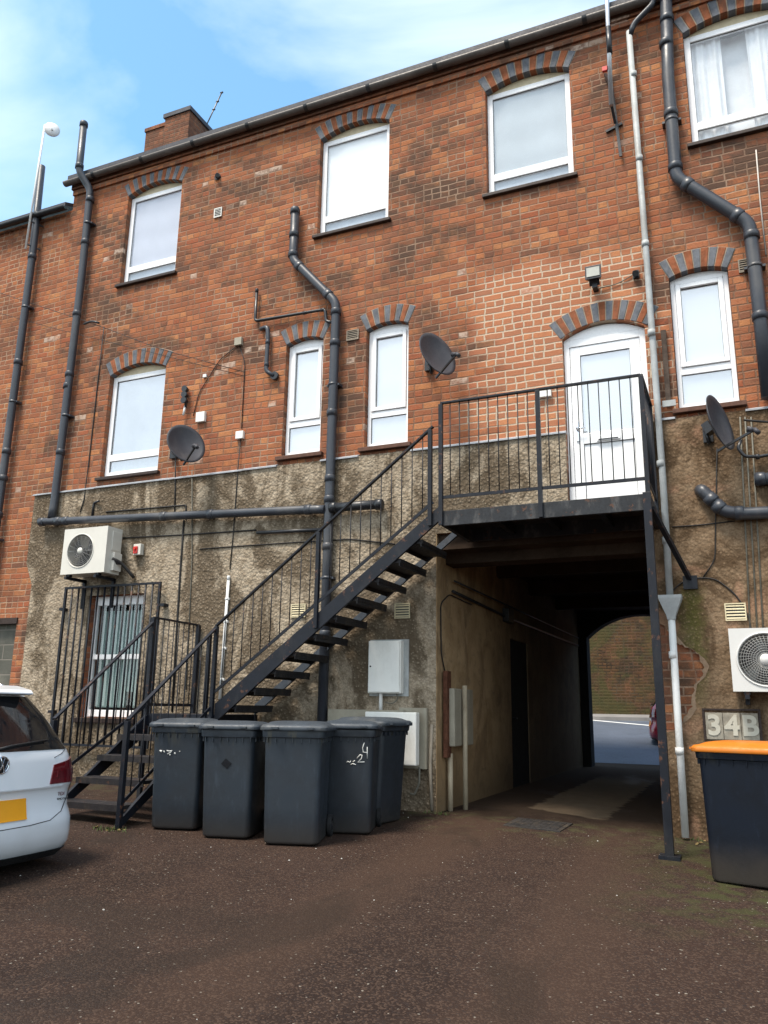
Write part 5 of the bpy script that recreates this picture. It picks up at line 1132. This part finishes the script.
# ---------------------------------------------------------------- cars
def make_car(t, paint, estate=True):
    """x forward from the rear bumper, y to the left, z up, metres"""
    L = 4.5; Wd = .90
    def lerp(tab, z):
        for (a, va), (b, vb) in zip(tab, tab[1:]):
            if z <= b: k = (z-a)/(b-a) if b > a else 0; k = max(0, k); return va+(vb-va)*k
        return tab[-1][1]
    xr = [(.10, .12), (.16, .05), (.22, .01), (.30, .0), (.40, .005), (.46, .03), (.50, .05), (.62, .06), (.655, .045), (.67, .035), (.80, .055), (.90, .075), (.95, .10), (1.0, .13), (1.40, .40), (1.46, .46)]
    xf = [(.10, L-.12), (.30, L-.02), (.50, L), (.66, L-.08), (.80, L-.35), (.93, L-1.05), (1.0, L-1.20), (1.20, L-1.60), (1.40, L-1.98), (1.46, L-2.3)]
    hw = [(.10, .84), (.22, .88), (.45, .90), (.75, .895), (.90, .87), (.95, .855), (1.0, .82), (1.20, .745), (1.38, .60), (1.44, .52), (1.46, .46)]
    rc = [(.10, .16), (.5, .24), (.95, .20), (1.4, .17), (1.46, .2)]
    def rx(y, z, off=0.0):
        w = lerp(hw, z)+off; r = lerp(rc, z); a = abs(y); x = lerp(xr, z)+.075*(a/w)**2
        if a > w-r: q = min(1, (a-(w-r))/r); x += r*(1-math.sqrt(max(0, 1-q*q)))
        return x-off
    def ring(z, k=0):
        w = lerp(hw, z); r = lerp(rc, z); out = []; n = 14
        ys = [w*math.sin(math.pi/2*(-1+2*i/(2*n))) for i in range(2*n+1)]
        for y in ys: out.append((rx(y, z), y, z))
        xF = lerp(xf, z)
        for k_ in range(1, 8): out.append((out[2*n][0]+(xF-.35-out[2*n][0])*k_/8, w, z))
        for y in ys[::-1]: q = min(1, max(0, (abs(y)-(w-.35))/.35)); out.append((xF-.10*(y/w)**2-.35*(1-math.sqrt(max(0, 1-q*q))), y, z))
        for k_ in range(1, 8): out.append((out[2*n+7][0]*0+(xF-.35)+(rx(-w, z)-(xF-.35))*k_/8, -w, z))
        return out
    zs = [.10, .13, .16, .22, .30, .36, .40, .43, .46, .50, .56, .62, .645, .655, .67, .72, .80, .86, .90, .95, .975, 1.0, 1.08, 1.16, 1.24, 1.32, 1.38, 1.42, 1.45, 1.463]
    m = MB(); loft(m, [ring(z) for z in zs]); body = m.build('body', paint, t); autosmooth(body)
    top = ring(1.463); mid = [( (p[0]-2.0)*.5+2.0, p[1]*.5, 1.485) for p in top]; m = MB(); loft(m, [top, mid], cap0=False); m.build('roof_panel', paint, body)
    def patch(name, us, vs, off, mat, par=t, depth=.012):
        m = MB(); F_ = [[Vector((rx(y, z, off), y, z)) for y in us(z)] for z in vs]; nu = len(F_[0]); nv = len(F_)
        pts = [p for r in F_ for p in r]+[p+Vector((depth+off, 0, 0)) for r in F_ for p in r]; n1 = nu*nv; fs = []
        for j in range(nv-1):
            for i in range(nu-1): a = j*nu+i; fs.append((a, a+nu, a+nu+1, a+1))
        for i in range(nu-1): fs.append((i, i+1, n1+i+1, n1+i)); b_ = (nv-1)*nu; fs.append((b_+i+1, b_+i, n1+b_+i, n1+b_+i+1))
        for j in range(nv-1): fs.append(((j+1)*nu, j*nu, n1+j*nu, n1+(j+1)*nu)); fs.append((j*nu+nu-1, (j+1)*nu+nu-1, n1+(j+1)*nu+nu-1, n1+j*nu+nu-1))
        m._add(pts, fs, 0, True); o = m.build(name, mat, par); autosmooth(o); return o
    lin = lambda a, b, n: [a+(b-a)*i/n for i in range(n+1)]
    # rear window
    patch('rear_window', lambda z: lin(-(.75-(z-.955)*.50), (.75-(z-.955)*.50), 24), lin(.955, 1.385, 10), .006, 'car_glass')
    m = MB()  # spoiler
    sp1 = [[(x, y, z) for y in lin(-.44, .44, 16)] for x, z in ((.30, 1.405), (.34, 1.395), (.50, 1.42), (.50, 1.475), (.33, 1.44), (.30, 1.415))]
    for a_, b_ in zip(sp1, sp1[1:]+sp1[:1]): m._add(a_+b_, [(i, i+1, 17+i+1, 17+i) for i in range(16)], 0, True)
    m.build('spoiler', paint, body)
    # wiper, handle recess, lamps, plate, bumper trims
    m = MB(); m.tube([(rx(0, .98)-.02, 0, .98), (rx(-.1, 1.0)-.03, -.12, 1.0), (rx(-.5, 1.03)-.03, -.5, 1.03)], .010, 6); m.build('wiper', 'car_trim', t)
    for s_ in (-1, 1):
        def tlp(u, v, s_=s_):      # wedge shaped lamp wrapping round the corner
            zb = .685; zt = .835+.05*min(1, u*1.6); z = zb+(zt-zb)*v; a0 = .50+.05*v; a1 = lerp(hw, z)*.998
            return s_*(a0+(a1-a0)*math.sin(math.pi/2*u)), z
        def patch2(name, fn, nu, nv, off, mat, par, depth, flip):
            m = MB(); F_ = [[fn(i/nu, j/nv) for i in range(nu+1)] for j in range(nv+1)]
            if flip: F_ = [r[::-1] for r in F_]
            P_ = [Vector((rx(y, z, off), y, z)) for r in F_ for y, z in r]; Q_ = [p+Vector((depth, 0, 0)) for p in P_]; k_ = nu+1; n1 = len(P_); fs = []
            for j in range(nv):
                for i in range(nu): a = j*k_+i; fs.append((a, a+k_, a+k_+1, a+1))
            for i in range(nu): b_ = nv*k_; fs += [(i, i+1, n1+i+1, n1+i), (b_+i+1, b_+i, n1+b_+i, n1+b_+i+1)]
            for j in range(nv): fs += [((j+1)*k_, j*k_, n1+j*k_, n1+(j+1)*k_), (j*k_+nu, (j+1)*k_+nu, n1+(j+1)*k_+nu, n1+j*k_+nu)]
            m._add(P_+Q_, fs, 0, True); o = m.build(name, mat, par); autosmooth(o); return o
        tl = patch2('tail_light', tlp, 12, 6, .010, 'tail', t, .03, s_ < 0)
        def tl2(u, v): y, z = tlp(.10+.75*u, .30+.32*v); return y, z
        patch2('lamp_strip', tl2, 8, 2, .014, 'tail_d', tl, .012, s_ < 0)
        m = MB(); m.tube([(rx(s_*y, z, .0015), s_*y, z) for y, z in ((0, .385), (.3, .39), (.52, .405), (.66, .46), (.76, .56), (.80, .68))], .0035, 5); m.tube([(rx(s_*y, z, .0015), s_*y, z) for y, z in ((.56, .89), (.66, .92), (.72, .95))], .003, 5); m.build('seam', 'car_trim', body)
    patch('diffuser', lambda z: lin(-.82, .82, 18), lin(.10, .165, 4), .012, 'car_trim', depth=.03)
    patch('tailgate_crease', lambda z: lin(-.66, .66, 20), [.652, .658, .664], .006, paint, body, depth=.01)
    pl = patch('number_plate', lambda z: lin(-.27, .27, 10), [.44, .45, .46, .575, .585, .595], .014, 'plate', depth=.01)
    # side glazing and wheels
    for s_ in (-1, 1):
        m = MB()
        for (xa, xb) in ((.62, 1.15), (1.22, 2.0), (2.07, 2.85)):
            z0_, z1_ = 1.0, 1.36; q = [(xa, s_*(lerp(hw, z0_)+.004), z0_), (xb, s_*(lerp(hw, z0_)+.004), z0_), (xb-.05 if xb < 2.5 else xb-.5, s_*(lerp(hw, z1_)+.004), z1_), (xa+.06, s_*(lerp(hw, z1_)+.004), z1_)]
            q2 = [(p[0], p[1]-s_*.03, p[2]) for p in q]; m.hexa(q2+q if s_ > 0 else q+q2)
        m.build('side_window', 'car_glass', t)
        m = MB(); m.tube([(.8, s_*.47, 1.50), (2.9, s_*.47, 1.50)], .018, 8); m.tube([(.8, s_*.47, 1.50), (.7, s_*.48, 1.455)], .018, 8); m.build('roof_rail', 'chrome' if paint == 'car_white' else 'car_trim', t)
        for xw_ in (.86, 3.55):
            m = MB(); m.lathe([(.20, -.10), (.30, -.11), (.325, -.08), (.325, .06), (.31, .085), (.24, .085), (.235, .06), (.0, .05)], (xw_, s_*.80, .325), (0, s_, 0), 32); wh = autosmooth(m.build('wheel', 'rubber', t))
            m = MB(); m.lathe([(.238, .084), (.22, .075), (.0, .06)], (xw_, s_*.80, .325), (0, s_, 0), 24); m.build('rim', 'alu', wh)
    # dark arches
    m = MB(); m.box(.45, 4.0, -.80, .80, .10, .30); m.build('underside', 'car_trim', t)
    return rx
CARX, CARY, CZ, CS = -5.01, -4.44, -.145, .95
t = thing('parked_car', 'white estate car at the left edge seen from behind, with yellow number plate', 'car', (CARX, CARY, CZ), R_(180-2), scale=CS)
rx = make_car(t, 'car_white')
# maker's round emblem and the small badge lettering on the tailgate
cy_, cz_ = 0, .86; x_ = rx(0, cz_)-.012
EM = MB(); n = 32; Re = .062
EM.lathe([(.0, -.004), (Re, -.004), (Re, .006), (.0, .004)], (x_, 0, cz_), (-1, 0, 0), 28); em = EM.build('emblem_disc', 'car_trim', t)
EM = MB(); EM.tube([(x_-.008, Re*math.cos(2*math.pi*i/n), cz_+Re*math.sin(2*math.pi*i/n)) for i in range(n)], .0062, 6, closed=True)
k = Re/1.0
for pts in ([(-.32, .92), (0, .10), (.32, .92)], [(-.88, .42), (-.42, -.82), (0, .02), (.42, -.82), (.88, .42)]):
    EM.tube([(x_-.008, p[0]*k, cz_+p[1]*k) for p in pts], .0058, 6)
EM.build('emblem', 'chrome', em)
for s_, z, sz, mt in (('TDI', .595, .040, 'tail_d'), ('BLUEMOTION', .555, .024, 'car_trim')):
    yv = -.66; xx = rx(yv, z)-.006; sl_ = math.atan2(rx(-.72, z)-rx(-.60, z), .12)
    text(s_, (xx-.004, yv, z), sz, mt, t, rot=(math.pi/2, 0, -math.pi/2-sl_), name='badge_lettering', ext=.0015)
p = W(652, 741, 13.4)
t = thing('parked_car', 'dark red car out on the street, mostly hidden beyond the passage', 'car', (p.x-.12, 13.9, gz(0, 13.4)), R_(4))
make_car(t, 'car_red')

# ---------------------------------------------------------------- things on the ground
DC = thing('drain_cover', 'square cast iron drain cover sunk at the mouth of the passage', 'drain cover', (-2.1, -.1, gz(-2.1, -.1)), R_(-6))
DC.rotation_euler = (math.atan(.0452), math.atan(.0266), R_(-4))
m = MB(); m.box(-.30, .30, -.25, .25, -.02, .010); m.build('frame', 'iron', DC)
m = MB(); m.box(-.25, .25, -.20, .20, .0105, .016)
for i in range(9):
    for j in range(7): xx, yy2 = -.22+.055*i, -.165+.055*j; m.box(xx-.018, xx+.018, yy2-.010, yy2+.010, .0162, .021)
m.build('cover', 'iron', DC)
def patchsheet(name, pts, dz, mat, lab=None, cat=None):
    m = MB(); tr = tessellate_polygon([[Vector((p[0], p[1], 0)) for p in pts]]); vs = [(p[0], p[1], gz(p[0], p[1])+dz) for p in pts]
    fs = [];
    for t3 in tr:
        a, b, c = [pts[i] for i in t3]; fs.append(tuple(t3) if (b[0]-a[0])*(c[1]-a[1])-(c[0]-a[0])*(b[1]-a[1]) > 0 else tuple(reversed(t3)))
    m._add(vs, fs); o = m.build(name, mat); return tag(o, kind='structure')
def blob(cx, cy, rx_, ry_, n=22, seed=1, j=.14):
    rnd = random.Random(seed); return [(cx+rx_*math.cos(2*math.pi*i/n)*(1+rnd.uniform(-j, j)), cy+ry_*math.sin(2*math.pi*i/n)*(1+rnd.uniform(-j, j))) for i in range(n)]
rnd = random.Random(5); m = MB()
for i in range(55):
    x, y = rnd.uniform(-5.5, 1.0), rnd.uniform(-7.2, .2); r = rnd.choice((.004, .006, .006, .009)); z = gz(x, y)
    a = rnd.uniform(0, 3); m.hexa([(x+r*math.cos(a+k*1.57)*rnd.uniform(.6, 1.2), y+r*math.sin(a+k*1.57)*rnd.uniform(.6, 1.2), z) for k in range(4)]+[(x+r*.7*math.cos(a+k*1.57), y+r*.7*math.sin(a+k*1.57), z+r*.7) for k in range(4)])
tag(m.build('gravel', 'grit'), 'scattered pale grit and flecks over the asphalt', 'grit', kind='stuff')
m = MB()
for i in range(70):
    k = rnd.random()
    if k < .45: x, y = rnd.uniform(-9.0, -3.4), rnd.uniform(-.30, -.06)
    elif k < .75: x, y = rnd.uniform(-.6, .6), rnd.uniform(-.30, -.06)
    else: x, y = rnd.gauss(-5.75, .12), rnd.gauss(-2.42, .06)
    z = gz(x, y); r = rnd.uniform(.012, .03); a = rnd.uniform(0, 6.28); b = rnd.uniform(-.5, .5)
    m._add([(x, y, z+.004), (x+r*math.cos(a), y+r*math.sin(a), z+.008+abs(b)*r), (x+r*1.7*math.cos(a+.5), y+r*1.7*math.sin(a+.5), z+.006), (x+r*math.cos(a+1.1), y+r*math.sin(a+1.1), z+.004)], [(0, 1, 2, 3)])
tag(m.build('leaf_litter', 'leaf'), 'dead leaves and crumbs gathered along the foot of the wall', 'leaves', kind='stuff')
m = MB()
for i in range(240):
    k = rnd.random()
    x, y = (rnd.gauss(-5.72, .10), rnd.gauss(-2.50, .04)) if k < .4 else ((rnd.uniform(-3.4, -3.1), rnd.uniform(-.10, -.04)) if k < .6 else (rnd.uniform(-.75, .9), rnd.gauss(-.10, .03)))
    z = gz(x, y); a = rnd.uniform(0, 6.28); h = rnd.uniform(.02, .05); w_ = .004
    m._add([(x-w_*math.sin(a), y+w_*math.cos(a), z), (x+w_*math.sin(a), y-w_*math.cos(a), z), (x+h*.5*math.cos(a), y+h*.5*math.sin(a), z+h)], [(0, 1, 2)])
tag(m.build('weeds', 'weed'), 'thin weeds and moss sprouting at the foot of the posts and walls', 'weeds', kind='stuff')
m = MB(); m.bar((-5.9, -.5, .80), (-4.95, -.45, .80), .05, .16, up=(0, 0, 1)); tag(m.build('plank', 'wood_o', bevel=.004), 'orange brown plank leaning behind the bins under the stairs', 'plank')
